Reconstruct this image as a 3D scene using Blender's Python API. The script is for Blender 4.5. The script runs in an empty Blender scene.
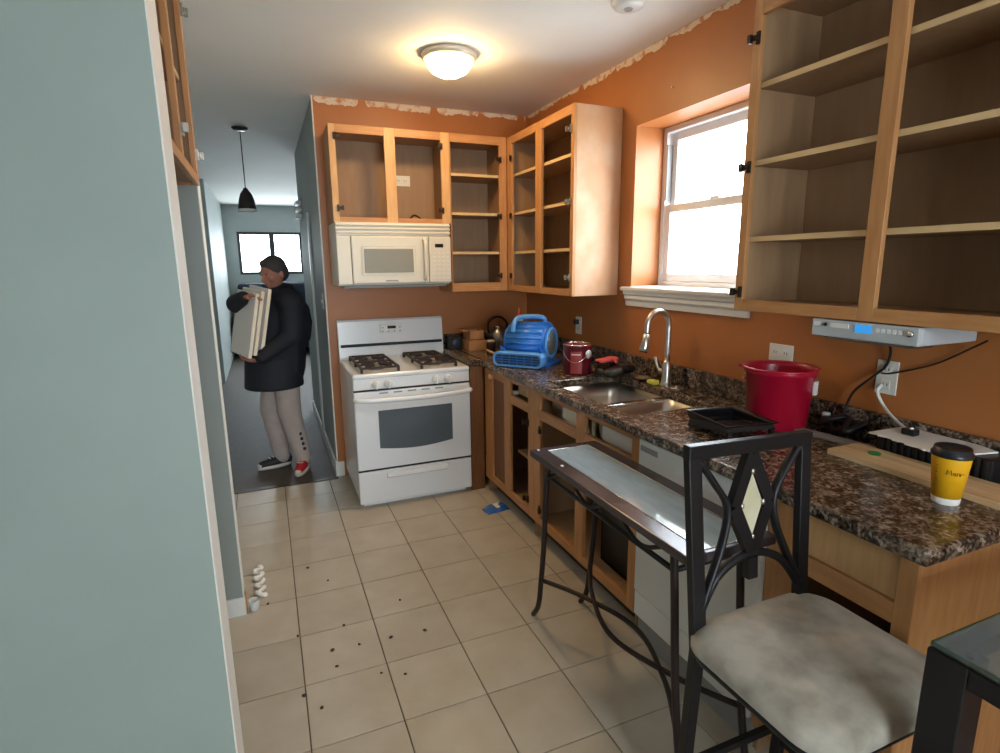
import bpy, bmesh, math, random
from mathutils import Vector, Matrix
random.seed(7)
S = bpy.context.scene
COL = S.collection

# ------------------------------------------------------------ camera, world, light, exposure
CAM_H = 1.54
F_PX, YAW, PITCH, ROLL = 558.26, .393098, .198484, .010713
def camera():
    f = Vector((math.sin(YAW)*math.cos(PITCH), math.cos(YAW)*math.cos(PITCH), -math.sin(PITCH)))
    r = Vector((math.cos(YAW), -math.sin(YAW), 0)); d = f.cross(r)
    r2 = math.cos(ROLL)*r + math.sin(ROLL)*d; d2 = -math.sin(ROLL)*r + math.cos(ROLL)*d
    m = Matrix.Identity(4)
    for i in range(3):
        m[i][0] = r2[i]; m[i][1] = -d2[i]; m[i][2] = -f[i]
    m[2][3] = CAM_H
    c = bpy.data.cameras.new('camera'); c.sensor_width = 36; c.lens = F_PX/1000*36; c.clip_start = .02
    o = bpy.data.objects.new('camera', c); COL.objects.link(o); o.matrix_world = m; S.camera = o
camera()
W = bpy.data.worlds.new('world'); S.world = W; W.use_nodes = True
bg = W.node_tree.nodes['Background']; bg.inputs[0].default_value = (.87, .945, 1, 1); bg.inputs[1].default_value = 13.0
S.view_settings.view_transform = 'Standard'; S.view_settings.look = 'None'
S.view_settings.gamma = 1; S.view_settings.use_curve_mapping = False
S.view_settings.exposure = 0.72
def portal(name, loc, direction, sx, sy):
    l = bpy.data.lights.new(name, 'AREA'); l.shape = 'RECTANGLE'; l.size = sx; l.size_y = sy
    l.cycles.is_portal = True
    o = bpy.data.objects.new(name, l); COL.objects.link(o); o.location = loc
    o.rotation_euler = Vector(direction).to_track_quat('-Z', 'Y').to_euler()
portal('sky_portal_kitchen', (2.24, 2.30, 1.85), (-1, 0, 0), .85, .95)
portal('sky_portal_rear', (.45, -2.46, 1.45), (0, 1, 0), 1.4, 1.45)
portal('sky_portal_living', (2.35, 11.56, 1.45), (0, -1, 0), 2.1, 1.7)  # sky portal of the unseen window added for the hall
portal('sky_portal_hall', (.16, 11.56, 1.75), (0, -1, 0), 1.3, .85)

# ------------------------------------------------------------ helpers
def lin(c):
    return tuple(((v/255)/12.92 if v/255 <= .04045 else ((v/255+.055)/1.055)**2.4) for v in c) + (1,)
MATS = {}
def mat(name, col, rough=.5, metal=0, col2=None, scale=8, stretch=(1, 1, 1), lo=.35, hi=.65, detail=4,
        bump=0, bscale=None, emit=None, estr=0, coat=0, spec=None, rand=0, sheen=0):
    m = bpy.data.materials.new(name); m.use_nodes = True; nt = m.node_tree
    b = nt.nodes['Principled BSDF']; MATS[name] = m
    b.inputs['Base Color'].default_value = lin(col); b.inputs['Roughness'].default_value = rough
    b.inputs['Metallic'].default_value = metal
    if coat: b.inputs['Coat Weight'].default_value = coat; b.inputs['Coat Roughness'].default_value = .1
    if spec is not None: b.inputs['Specular IOR Level'].default_value = spec
    if sheen: b.inputs['Sheen Weight'].default_value = sheen
    if emit: b.inputs['Emission Color'].default_value = emit; b.inputs['Emission Strength'].default_value = estr
    tc = nt.nodes.new('ShaderNodeTexCoord'); mp = nt.nodes.new('ShaderNodeMapping')
    mp.inputs['Scale'].default_value = stretch
    nt.links.new(tc.outputs['Object'], mp.inputs[0])
    n = nt.nodes.new('ShaderNodeTexNoise'); n.inputs['Scale'].default_value = scale; n.inputs['Detail'].default_value = detail
    nt.links.new(mp.outputs[0], n.inputs['Vector'])
    if rand:
        oi = nt.nodes.new('ShaderNodeObjectInfo')
        cx = nt.nodes.new('ShaderNodeVectorMath'); cx.operation = 'MULTIPLY_ADD'
        cx.inputs[1].default_value = (0, 0, 0)
        sc = nt.nodes.new('ShaderNodeMath'); sc.operation = 'MULTIPLY'; sc.inputs[1].default_value = 37
        nt.links.new(oi.outputs['Random'], sc.inputs[0])
        add = nt.nodes.new('ShaderNodeVectorMath'); add.operation = 'ADD'
        nt.links.new(mp.outputs[0], add.inputs[0]); nt.links.new(sc.outputs[0], add.inputs[1])
        nt.links.new(add.outputs[0], n.inputs['Vector'])
    if col2:
        rp = nt.nodes.new('ShaderNodeValToRGB'); rp.color_ramp.elements[0].position = lo; rp.color_ramp.elements[1].position = hi
        rp.color_ramp.elements[0].color = lin(col); rp.color_ramp.elements[1].color = lin(col2)
        nt.links.new(n.outputs['Fac'], rp.inputs[0])
        out = rp.outputs[0]
        if rand:
            hv = nt.nodes.new('ShaderNodeHueSaturation')
            mr = nt.nodes.new('ShaderNodeMapRange'); mr.inputs[3].default_value = 1-rand; mr.inputs[4].default_value = 1+rand
            nt.links.new(oi.outputs['Random'], mr.inputs[0]); nt.links.new(mr.outputs[0], hv.inputs['Value'])
            nt.links.new(out, hv.inputs['Color']); out = hv.outputs[0]
        nt.links.new(out, b.inputs['Base Color'])
    if bump:
        n2 = n
        if bscale:
            n2 = nt.nodes.new('ShaderNodeTexNoise'); n2.inputs['Scale'].default_value = bscale
            nt.links.new(mp.outputs[0], n2.inputs['Vector'])
        bp = nt.nodes.new('ShaderNodeBump'); bp.inputs['Strength'].default_value = bump; bp.inputs['Distance'].default_value = .004
        nt.links.new(n2.outputs['Fac'], bp.inputs['Height']); nt.links.new(bp.outputs[0], b.inputs['Normal'])
    return m
def glass(name, tint=(1, 1, 1), refl=.08, rough=.02):
    m = bpy.data.materials.new(name); m.use_nodes = True; nt = m.node_tree; nt.nodes.clear(); MATS[name] = m
    o = nt.nodes.new('ShaderNodeOutputMaterial'); mx = nt.nodes.new('ShaderNodeMixShader')
    t = nt.nodes.new('ShaderNodeBsdfTransparent'); t.inputs[0].default_value = tint + (1,)
    g = nt.nodes.new('ShaderNodeBsdfGlossy'); g.inputs['Roughness'].default_value = rough
    fr = nt.nodes.new('ShaderNodeFresnel'); ge = nt.nodes.new('ShaderNodeNewGeometry')
    io = nt.nodes.new('ShaderNodeMapRange'); io.inputs[3].default_value = 1.5; io.inputs[4].default_value = 1/1.5
    nt.links.new(ge.outputs['Backfacing'], io.inputs[0]); nt.links.new(io.outputs[0], fr.inputs[0])
    ad = nt.nodes.new('ShaderNodeMath'); ad.operation = 'ADD'; ad.use_clamp = True; ad.inputs[1].default_value = refl
    nt.links.new(fr.outputs[0], ad.inputs[0]); nt.links.new(ad.outputs[0], mx.inputs[0])
    nt.links.new(t.outputs[0], mx.inputs[1]); nt.links.new(g.outputs[0], mx.inputs[2]); nt.links.new(mx.outputs[0], o.inputs[0])
    return m

class MB:
    def __init__(s): s.bm = bmesh.new()
    def _m(s, verts, smooth=False):
        fs = set(f for v in verts for f in v.link_faces)
        if smooth:
            for f in fs: f.smooth = True
        return verts
    def box(s, a, b, bev=0, seg=2, M=None):
        a = Vector(a); b = Vector(b)
        r = bmesh.ops.create_cube(s.bm, size=1)['verts']
        for v in r:
            v.co = Vector(((a.x+b.x)/2+v.co.x*abs(b.x-a.x), (a.y+b.y)/2+v.co.y*abs(b.y-a.y), (a.z+b.z)/2+v.co.z*abs(b.z-a.z)))
        if bev:
            es = list(set(e for v in r for e in v.link_edges))
            q = bmesh.ops.bevel(s.bm, geom=es, offset=bev, segments=seg, affect='EDGES', profile=.5)
            r = list(set(v for f in q['faces'] for v in f.verts))
        if M is not None:
            vs = set(r)
            for v in vs: v.co = M @ v.co
        return s
    def prism(s, pts, h0, h1, ax='z', smooth=False):
        # polygon pts (u,v) extruded along ax from h0 to h1
        def P(u, v, h):
            return {'z': (u, v, h), 'x': (h, u, v), 'y': (u, h, v)}[ax]
        A = [s.bm.verts.new(P(u, v, h0)) for u, v in pts]; B = [s.bm.verts.new(P(u, v, h1)) for u, v in pts]
        n = len(pts)
        s.bm.faces.new(A[::-1]); s.bm.faces.new(B)
        for i in range(n):
            f = s.bm.faces.new((A[i], A[(i+1) % n], B[(i+1) % n], B[i])); f.smooth = smooth
        return s
    def tube(s, pts, r, n=8, caps=True, closed=False, flat=1.0):
        pts = [Vector(p) for p in pts]; N = len(pts)
        rr = r if isinstance(r, (list, tuple)) else [r]*N
        rings = []; up = None
        for i, p in enumerate(pts):
            if closed: t = pts[(i+1) % N]-pts[i-1]
            else: t = pts[min(i+1, N-1)]-pts[max(i-1, 0)]
            t.normalize()
            if up is None: up = Vector((0, 0, 1)) if abs(t.z) < .9 else Vector((0, 1, 0))
            sd = t.cross(up).normalized(); up = sd.cross(t).normalized()
            rings.append([s.bm.verts.new(p + rr[i]*(math.cos(2*math.pi*k/n)*sd + flat*math.sin(2*math.pi*k/n)*up)) for k in range(n)])
        M = N if closed else N-1
        for i in range(M):
            A = rings[i]; B = rings[(i+1) % N]
            for k in range(n):
                f = s.bm.faces.new((A[k], A[(k+1) % n], B[(k+1) % n], B[k])); f.smooth = True
        if caps and not closed:
            s.bm.faces.new(rings[0][::-1]); s.bm.faces.new(rings[-1])
        return s
    def bar(s, p0, p1, w, h=None, up=(0, 0, 1), bev=0):
        # rectangular bar between two points
        p0 = Vector(p0); p1 = Vector(p1); h = h or w; t = (p1-p0); L = t.length; t.normalize()
        up = Vector(up)
        if abs(t.dot(up)) > .95: up = Vector((0, 1, 0))
        sd = t.cross(up).normalized(); u2 = sd.cross(t).normalized()
        M = Matrix.Identity(4)
        for i in range(3): M[i][0] = sd[i]; M[i][1] = t[i]; M[i][2] = u2[i]; M[i][3] = ((p0+p1)/2)[i]
        s.box((-w/2, -L/2, -h/2), (w/2, L/2, h/2), bev, M=M)
        return s
    def lathe(s, prof, c=(0, 0, 0), n=32, axis=(0, 0, 1), caps=True, arc=None):
        c = Vector(c); q = Vector((0, 0, 1)).rotation_difference(Vector(axis))
        rings = []
        for r, z in prof:
            rings.append([s.bm.verts.new(c + q @ Vector((max(r, 1e-4)*math.cos(2*math.pi*k/n), max(r, 1e-4)*math.sin(2*math.pi*k/n), z))) for k in range(n)])
        for A, B in zip(rings, rings[1:]):
            for k in range(n):
                f = s.bm.faces.new((A[k], A[(k+1) % n], B[(k+1) % n], B[k])); f.smooth = True
        if caps:
            s.bm.faces.new(rings[0][::-1]); s.bm.faces.new(rings[-1])
        return s
    def ell(s, c, r, n=2, rot=None):
        v = bmesh.ops.create_icosphere(s.bm, subdivisions=n, radius=1)['verts']
        c = Vector(c); r = Vector(r)
        for q in v:
            p = Vector((q.co.x*r.x, q.co.y*r.y, q.co.z*r.z))
            if rot is not None: p = rot @ p
            q.co = c+p
        for f in set(f for q in v for f in q.link_faces): f.smooth = True
        return s
    def cap(s, p0, p1, r0, r1, n=14):
        p0 = Vector(p0); p1 = Vector(p1); d = p1-p0; L = d.length
        pr = []
        for k in range(6):
            a = -math.pi/2+k*math.pi/10; pr.append((r0*math.cos(a), r0*math.sin(a)))
        for k in range(1, 7):
            a = k*math.pi/12; pr.append((r1*math.cos(a), L+r1*math.sin(a)))
        pr.insert(6, (r1, L))
        return s.lathe(pr, p0, n, d)
    def quad(s, *pts):
        s.bm.faces.new([s.bm.verts.new(p) for p in pts]); return s
    def build(s, name, m, parent=None, local=False, smooth=None):
        bmesh.ops.recalc_face_normals(s.bm, faces=s.bm.faces[:])
        me = bpy.data.meshes.new(name); s.bm.to_mesh(me); s.bm.free()
        o = bpy.data.objects.new(name, me); COL.objects.link(o)
        me.materials.append(MATS[m] if isinstance(m, str) else m)
        if parent is not None:
            o.parent = parent
            if not local:
                off = wloc(parent)
                me.transform(Matrix.Translation(-off))
        return o
def wloc(o):
    v = Vector(o.location)
    while o.parent: o = o.parent; v += o.location
    return v
def tag(o, label, cat, group=None):
    o['label'] = label; o['category'] = cat
    if group: o['group'] = group
    return o
def empty(name, loc, label, cat, group=None, rz=0):
    o = bpy.data.objects.new(name, None); COL.objects.link(o); o.location = loc; o.rotation_euler.z = rz; o.empty_display_size = .05
    return tag(o, label, cat, group)
def single(name, mb, m, loc, label, cat, group=None):
    # one mesh thing with its origin at loc (geometry given in world coordinates)
    o = mb.build(name, m); o.data.transform(Matrix.Translation(-Vector(loc))); o.location = loc
    return tag(o, label, cat, group)
def struct(name, mb, m, parent=None):
    o = mb.build(name, m, parent)
    if parent is None: o['kind'] = 'structure'
    return o
def link_copy(o, loc, name=None, parent=None):
    c = o.copy(); COL.objects.link(c); c.location = loc
    if parent is not None: c.parent = parent
    return c
def copy_tree(root, loc, rz=None, label=None):
    r = root.copy(); COL.objects.link(r); r.location = loc
    if rz is not None: r.rotation_euler.z = rz
    if label: r['label'] = label
    for ch in list(root.children):
        c = ch.copy(); COL.objects.link(c); c.parent = r
        for g in list(ch.children):
            d = g.copy(); COL.objects.link(d); d.parent = c
    return r
def spline(pts, n=8):
    P = [Vector(p) for p in pts]; out = []
    for i in range(len(P)-1):
        a = P[max(i-1, 0)]; b = P[i]; c = P[i+1]; d = P[min(i+2, len(P)-1)]
        for k in range(n):
            t = k/n
            out.append(.5*((2*b)+(c-a)*t+(2*a-5*b+4*c-d)*t*t+(-a+3*b-3*c+d)*t**3))
    out.append(P[-1]); return out
def blob(mb, name, m, parent, vox=.008, smooth=3):
    o = mb.build(name+'_raw', m)
    md = o.modifiers.new('r', 'REMESH'); md.mode = 'VOXEL'; md.voxel_size = vox; md.use_smooth_shade = True
    sm = o.modifiers.new('s', 'SMOOTH'); sm.iterations = smooth; sm.factor = .5
    dg = bpy.context.evaluated_depsgraph_get()
    me = bpy.data.meshes.new_from_object(o.evaluated_get(dg)); me.name = name
    bpy.data.objects.remove(o)
    q = bpy.data.objects.new(name, me); COL.objects.link(q)
    if not me.materials: me.materials.append(MATS[m])
    q.parent = parent; me.transform(Matrix.Translation(-wloc(parent)))
    for p in me.polygons: p.use_smooth = True
    return q

# ------------------------------------------------------------ materials
mat('teal_paint', (150, 164, 157), .6, col2=(155, 169, 162), scale=3, bump=.04, bscale=180)
mat('teal_shaded', (150, 157, 152), .6, col2=(155, 162, 157), scale=3)  # same paint as the teal walls, weaker light put into its colour
mat('hall_paint', (168, 176, 174), .6, col2=(172, 180, 178), scale=3)
mat('orange_paint', (176, 108, 54), .42, col2=(183, 114, 60), scale=2.5, bump=.04, bscale=150)
mat('ceiling_paint', (238, 236, 231), .75, col2=(241, 239, 235), scale=2)
mat('spackle', (222, 204, 184), .8, col2=(190, 130, 84), scale=22, lo=.50, hi=.68)
mat('white_trim', (232, 232, 228), .35)
mat('bead_lit_end', (236, 234, 226), .5)  # white corner bead; also whitens wall ends to stand for window light
mat('tile', (198, 187, 169), .33, col2=(184, 170, 149), scale=6, detail=8, lo=.3, hi=.7, rand=.035, bump=.03)
mat('grout', (112, 96, 78), .9, col2=(98, 84, 68), scale=20)
mat('hall_floor', (84, 74, 66), .6, col2=(72, 64, 57), scale=30)
mat('maple', (196, 142, 90), .42, col2=(182, 126, 76), scale=9, stretch=(6, 6, .7), detail=6)
mat('maple_h', (196, 142, 90), .42, col2=(182, 126, 76), scale=9, stretch=(.8, .8, 7), detail=6)
mat('maple_light', (216, 172, 120), .45, col2=(206, 158, 102), scale=9, stretch=(6, 6, .7), detail=6)
mat('cab_inside', (166, 132, 98), .5, col2=(158, 124, 90), scale=6, stretch=(5, 5, .8))
mat('shelf_edge', (222, 190, 142), .5, col2=(212, 178, 128), scale=7)
mat('side_worn', (200, 148, 104), .5, col2=(208, 168, 134), scale=5, stretch=(1, 3, .8), lo=.42, hi=.66)
mat('cab_grey', (168, 130, 92), .5, col2=(160, 122, 86), scale=5)
mat('maple_shaded', (128, 82, 44), .45, col2=(114, 70, 36), scale=9, stretch=(6, 6, .7), detail=6)  # maple darkened in colour to stand for shade beside the stove
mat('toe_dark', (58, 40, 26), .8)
mat('hinge_metal', (170, 165, 155), .35, .9)
mat('hinge_dark', (70, 58, 48), .4, .8)
mat('white_enamel', (232, 233, 234), .22, coat=.3)
mat('white_plastic', (228, 228, 224), .35)
mat('cream_plastic', (226, 220, 204), .35)
mat('black_gap', (14, 14, 15), .6)
mat('oven_glass', (92, 100, 106), .12)
mat('mw_glass', (150, 150, 140), .18)
mat('grate', (58, 46, 42), .55, .2)
mat('burner', (122, 116, 110), .5, .5)
mat('display', (22, 26, 24), .2)
mat('print_grey', (150, 150, 148), .6)
mat('steel', (206, 202, 196), .33, 1, bump=.02, bscale=200)
mat('steel_dark', (150, 146, 140), .3, 1)
mat('chrome', (225, 222, 216), .12, 1)
mat('iron', (30, 29, 31), .42, .35)
mat('iron_brown', (44, 32, 30), .42, .3)
mat('table_slate', (74, 66, 70), .22, .2)
mat('suede', (186, 178, 163), .95, col2=(136, 128, 114), scale=11, detail=7, lo=.36, hi=.68, sheen=.4, bump=.15, bscale=60)
mat('diamond_stone', (212, 206, 176), .4, col2=(196, 190, 158), scale=12)
mat('blue_plastic', (42, 116, 206), .38)
mat('blue_light', (92, 158, 224), .4)
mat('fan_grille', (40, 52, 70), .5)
mat('fan_inlet', (150, 158, 150), .5)
mat('pail_red', (104, 22, 36), .35)
mat('pail_label', (168, 62, 64), .5)
mat('bucket_red', (176, 16, 48), .3, coat=.2)
mat('tray_black', (22, 22, 25), .28)
mat('black_plastic', (20, 20, 22), .4)
mat('black_bag', (14, 14, 16), .3, bump=.6, bscale=25)
mat('cardboard', (176, 128, 84), .8, col2=(164, 116, 74), scale=10)
mat('pine_board', (222, 194, 154), .6, col2=(200, 164, 118), scale=5, stretch=(8, .6, 8))
mat('grey_strip', (150, 142, 132), .6)
mat('cup_yellow', (240, 176, 20), .5)
mat('cup_white', (238, 234, 226), .5)
mat('cup_lid', (26, 28, 34), .35)
mat('ink', (60, 40, 12), .6)
mat('green_plastic', (36, 128, 62), .4)
mat('paper_white', (232, 230, 224), .8)
mat('radio_silver', (188, 194, 198), .4, .15)
mat('lcd_blue', (40, 130, 210), .3, emit=(.05, .35, .8, 1), estr=.4)
mat('outlet_white', (230, 228, 218), .4)
mat('sponge', (206, 204, 84), .9)
mat('red_cloth', (196, 72, 66), .8)
mat('blue_pack', (38, 104, 176), .4, col2=(30, 90, 160), scale=12)
mat('crumb', (70, 58, 44), .9)
mat('clear_plastic', (205, 208, 205), .2)
mat('lamp_metal', (214, 204, 188), .4, .3)
mat('lamp_glass', (255, 226, 170), .4, emit=(1, .66, .30, 1), estr=44)
mat('pendant', (50, 44, 44), .35, .3)
mat('pendant_white', (225, 225, 220), .4)
mat('skin', (172, 118, 98), .55)
mat('hair', (66, 60, 62), .7)
mat('coat', (24, 27, 38), .75, bump=.3, bscale=14)
mat('trousers', (194, 180, 174), .85, col2=(182, 168, 162), scale=9, bump=.25, bscale=18)
mat('shoe_red', (186, 36, 48), .6)
mat('shoe_shaded_print', (34, 32, 34), .6)  # far red shoe with its shadow in the colour; also dark shin print
mat('shoe_white', (228, 224, 216), .6)
mat('board_white', (234, 230, 222), .5)
mat('board_edge', (236, 226, 206), .5)
mat('door_dark', (64, 62, 64), .5)
mat('sofa_dark', (44, 50, 66), .85)
mat('vinyl', (236, 238, 240), .3)
mat('outside_fence', (190, 192, 196), .8)
mat('outside_ground', (206, 208, 206), .9)
glass('window_glass', (.97, .99, 1), 0, .0)
glass('glass_edge', (.45, .72, .66), .10, .05)
def film_glass(name, d0, d1, tint):  # pale diffuse film: dust plus bluish reflection painted as colour
    m = glass(name, tint, .12, .04); nt = m.node_tree
    o = nt.nodes['Material Output']; prev = o.inputs[0].links[0].from_socket
    d = nt.nodes.new('ShaderNodeBsdfDiffuse'); d.inputs[0].default_value = lin((184, 202, 212))
    n = nt.nodes.new('ShaderNodeTexNoise'); n.inputs['Scale'].default_value = 9; n.inputs['Detail'].default_value = 5
    r = nt.nodes.new('ShaderNodeMapRange'); r.inputs[1].default_value = .35; r.inputs[2].default_value = .7; r.inputs[3].default_value = d0; r.inputs[4].default_value = d1
    nt.links.new(n.outputs['Fac'], r.inputs[0]); mx = nt.nodes.new('ShaderNodeMixShader')
    nt.links.new(r.outputs[0], mx.inputs[0]); nt.links.new(prev, mx.inputs[1]); nt.links.new(d.outputs[0], mx.inputs[2]); nt.links.new(mx.outputs[0], o.inputs[0])
film_glass('dusty_sheen_glass', .50, .58, (.82, .92, .92)); film_glass('sheen_glass', .17, .22, (.70, .80, .80))  # second one mixes the near table's grey-blue reflection in as colour
def granite():
    m = bpy.data.materials.new('granite'); m.use_nodes = True; nt = m.node_tree; MATS['granite'] = m
    b = nt.nodes['Principled BSDF']; b.inputs['Roughness'].default_value = .2
    tc = nt.nodes.new('ShaderNodeTexCoord')
    v = nt.nodes.new('ShaderNodeTexVoronoi'); v.inputs['Scale'].default_value = 120
    n = nt.nodes.new('ShaderNodeTexNoise'); n.inputs['Scale'].default_value = 27; n.inputs['Detail'].default_value = 9; n.inputs['Roughness'].default_value = .72
    nt.links.new(tc.outputs['Object'], v.inputs[0]); nt.links.new(tc.outputs['Object'], n.inputs[0])
    sep = nt.nodes.new('ShaderNodeSeparateColor'); nt.links.new(v.outputs['Color'], sep.inputs[0])
    ma = nt.nodes.new('ShaderNodeMath'); ma.operation = 'MULTIPLY_ADD'; ma.inputs[1].default_value = .22
    nt.links.new(sep.outputs[0], ma.inputs[0])
    mb_ = nt.nodes.new('ShaderNodeMath'); mb_.operation = 'SUBTRACT'; mb_.inputs[1].default_value = .11
    nt.links.new(n.outputs['Fac'], mb_.inputs[0]); nt.links.new(mb_.outputs[0], ma.inputs[2])
    rp = nt.nodes.new('ShaderNodeValToRGB'); cr = rp.color_ramp
    cr.elements[0].position = .36; cr.elements[0].color = lin((30, 27, 25))
    cr.elements[1].position = .72; cr.elements[1].color = lin((164, 154, 144))
    for p, c in ((.45, (68, 57, 47)), (.52, (100, 83, 67)), (.60, (134, 116, 100))):
        e = cr.elements.new(p); e.color = lin(c)
    nt.links.new(ma.outputs[0], rp.inputs[0]); nt.links.new(rp.outputs[0], b.inputs['Base Color'])
granite()

# ------------------------------------------------------------ the room
ZC, XR, YB = 2.64, 1.95, 4.12
HX = .388           # hall right wall plane
YC = 6.25           # end of that wall
# floor
fl = struct('floor', MB().box((-3, -2.4, -.12), (2.35, 4.085, -.005)), 'grout')
tb = MB(); TS = .3065; G = .0042
tb.box((G/2, G/2, -.009), (TS-G/2, TS-G/2, 0), .0012, 1)
proto = None
X0, Y0 = .0125, 1.967
for i in range(-5, 7):
    for j in range(-9, 7):
        x = X0+i*TS; y = Y0+j*TS
        if x+TS > 1.99 or x < -1.6: continue
        if y > 4.0: continue
        if j < -7 and i < -1: continue
        if proto is None:
            proto = tb.build('floor_tile', 'tile'); proto.parent = fl; proto.location = (x, y, 0)
        else:
            link_copy(proto, (x, y, 0), parent=fl)
# narrow cut row at the threshold
yl = Y0+7*TS
if yl < 4.085:
    pass
struct('floor_hall', MB().box((-3, 4.085, -.12), (4, 11.7, -.004)), 'hall_floor')
struct('trim_threshold', MB().box((-.62, 4.06, -.004), (.386, 4.10, .004), .002), 'iron_brown')
struct('ceiling', MB().box((-3, -2.5, ZC), (2.35, 4.24, ZC+.1)).box((-3, 4.24, ZC), (4, 11.7, ZC+.1)), 'ceiling_paint')
# back wall with grey end
wb = MB().box((HX, YB, 0), (2.35, YB+.12, ZC)).build('wall_back', 'orange_paint'); wb['kind'] = 'structure'
wb.data.materials.append(MATS['hall_paint'])
for p in wb.data.polygons:
    if p.normal.x < -.5: p.material_index = 1
struct('trim_1', MB().box((HX-.003, YB-.003, .1), (HX+.006, YB+.006, ZC), .001), 'bead_lit_end')
# right wall with the window opening
WY0, WY1, WZ0, WZ1 = 1.89, 2.715, 1.405, 2.272
wr = MB()
wr.box((XR, -2.4, 0), (XR+.25, WY0, ZC)).box((XR, WY1, 0), (XR+.25, YB, ZC))
wr.box((XR, WY0, 0), (XR+.25, WY1, WZ0)).box((XR, WY0, WZ1), (XR+.25, WY1, ZC))
wr = struct('wall_right', wr, 'orange_paint')
# spackled seam along the ceiling
def spackle_strip(axis, a0, a1, const, sgn, seed):
    rnd = random.Random(seed); u = a0
    while u < a1:
        L = rnd.uniform(.18, .65); g = rnd.choice((.004, .01, .05)); e = min(u+L, a1)
        n = max(4, int((e-u)/.012)); h = rnd.uniform(.012, .03); base = rnd.uniform(.014, .036)
        top = [(u+(e-u)*k/n, ZC-rnd.uniform(.0005, .004)) for k in range(n+1)]; low = []
        for k in range(n+1):
            h += rnd.uniform(-.007, .007)+(base-h)*.15; h = max(.006, min(.05, h))
            low.append((u+(e-u)*k/n+rnd.uniform(-.003, .003), ZC-.004-h*(.4 if k in (0, n) else 1)))
        m = MB(); m.prism(top+low[::-1], const, const+sgn*.002, 'y' if axis == 'x' else 'x')
        yield m
        u = e+g
for m in spackle_strip('x', HX+.01, XR-.01, YB, -1, 3): m.build('spackle_patch', 'spackle', wb)
for m in spackle_strip('y', .2, YB-.02, XR, -1, 5): m.build('spackle_patch', 'spackle', wr)
# stub walls on the left and the recess between them
W1Y0, W1Y1, W1X = 1.505, 1.655, -.180
W2Y0, W2Y1, W2X = 2.545, 2.63, -.205
struct('wall_left', MB().box((-3, W1Y0, 0), (W1X-.003, W1Y1, ZC)), 'teal_paint')
struct('lit_end_1', MB().box((W1X-.004, W1Y0-.002, 0), (W1X, W1Y1+.002, ZC), .001), 'bead_lit_end')  # whole wall end whitened, carrying the window light in its colour
struct('wall_left_end', MB().box((-1.1, W2Y0, 0), (W2X-.003, W2Y1, ZC)), 'teal_shaded')
struct('lit_end_2', MB().box((W2X-.004, W2Y0-.002, .09), (W2X, W2Y1+.002, ZC), .001), 'bead_lit_end')  # second stub end coloured white for the light it catches
struct('wall_recess', MB().box((-1.1, W1Y1, 0), (-1.0, W2Y0, ZC)), 'teal_shaded')
struct('baseboard_left', MB().box((-1.0, W2Y0-.014, 0), (W2X-.006, W2Y0, .085), .003).box((W2X-.008, W2Y0-.014, 0), (W2X+.004, W2Y0+.012, .085), .003), 'white_trim')
struct('baseboard_near', MB().box((-3, W1Y0-.014, 0), (W1X-.004, W1Y0, .1), .003), 'white_trim')
# room behind the camera
rb = MB(); RX0, RX1, RZ0, RZ1 = -.25, 1.15, .72, 2.17
rb.box((-3, -2.5, 0), (RX0, -2.4, ZC)).box((RX1, -2.5, 0), (2.35, -2.4, ZC)).box((RX0, -2.5, 0), (RX1, -2.4, RZ0)).box((RX0, -2.5, RZ1), (RX1, -2.4, ZC))
struct('wall_rear', rb, 'teal_paint')
struct('wall_side', MB().box((-3.1, -2.5, 0), (-3, W1Y1, ZC)), 'teal_paint')
# hall
struct('wall_hall_right', MB().box((HX, YB+.12, 0), (HX+.1, YC, ZC)), 'hall_paint')
struct('baseboard_hall', MB().box((HX-.014, YB+.0, 0), (HX, YC, .11), .003).box((HX-.014, YB-.014, 0), (HX+.05, YB, .11), .003), 'white_trim')
HLX = -.60
struct('wall_hall_left', MB().box((-1.1, W2Y1, 0), (HLX, 7.3, ZC)), 'hall_paint')
struct('wall_living_left', MB().box((-3, 8.3, 0), (HLX, 8.4, ZC)).box((-3, 7.2, 0), (-1.1, 7.3, ZC)).box((-3, 7.3, 0), (-2.9, 8.3, ZC)), 'hall_paint')
struct('wall_living_side', MB().box((-.72, 8.4, 0), (HLX, 11.6, ZC)), 'hall_paint')
struct('wall_living_right', MB().box((3.9, YC, 0), (4, 11.6, ZC)).box((HX+.1, YC-.1, 0), (4, YC, ZC)), 'hall_paint')
FY = 11.5; FX0, FX1, FZ0, FZ1 = -.39, .73, 1.40, 2.17
fw = MB()
fw.box((-.72, FY, 0), (FX0, FY+.12, ZC)).box((FX1, FY, 0), (1.3, FY+.12, ZC)).box((3.4, FY, 0), (4, FY+.12, ZC)).box((1.3, FY, 0), (3.4, FY+.12, .6)).box((1.3, FY, 2.3), (3.4, FY+.12, ZC)).box((FX0, FY, 0), (FX1, FY+.12, FZ0)).box((FX0, FY, FZ1), (FX1, FY+.12, ZC))
struct('wall_far', fw, 'hall_paint')
def frame_mb(m, axis, u0, u1, z0, z1, d0, d1, w):
    def B(ua, ub, za, zb):
        if axis == 'x': m.box((d0, ua, za), (d1, ub, zb), .003)
        else: m.box((ua, d0, za), (ub, d1, zb), .003)
    B(u0, u0+w, z0, z1); B(u1-w, u1, z0, z1); B(u0+w, u1-w, z0, z0+w); B(u0+w, u1-w, z1-w, z1)
    return m
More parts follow.
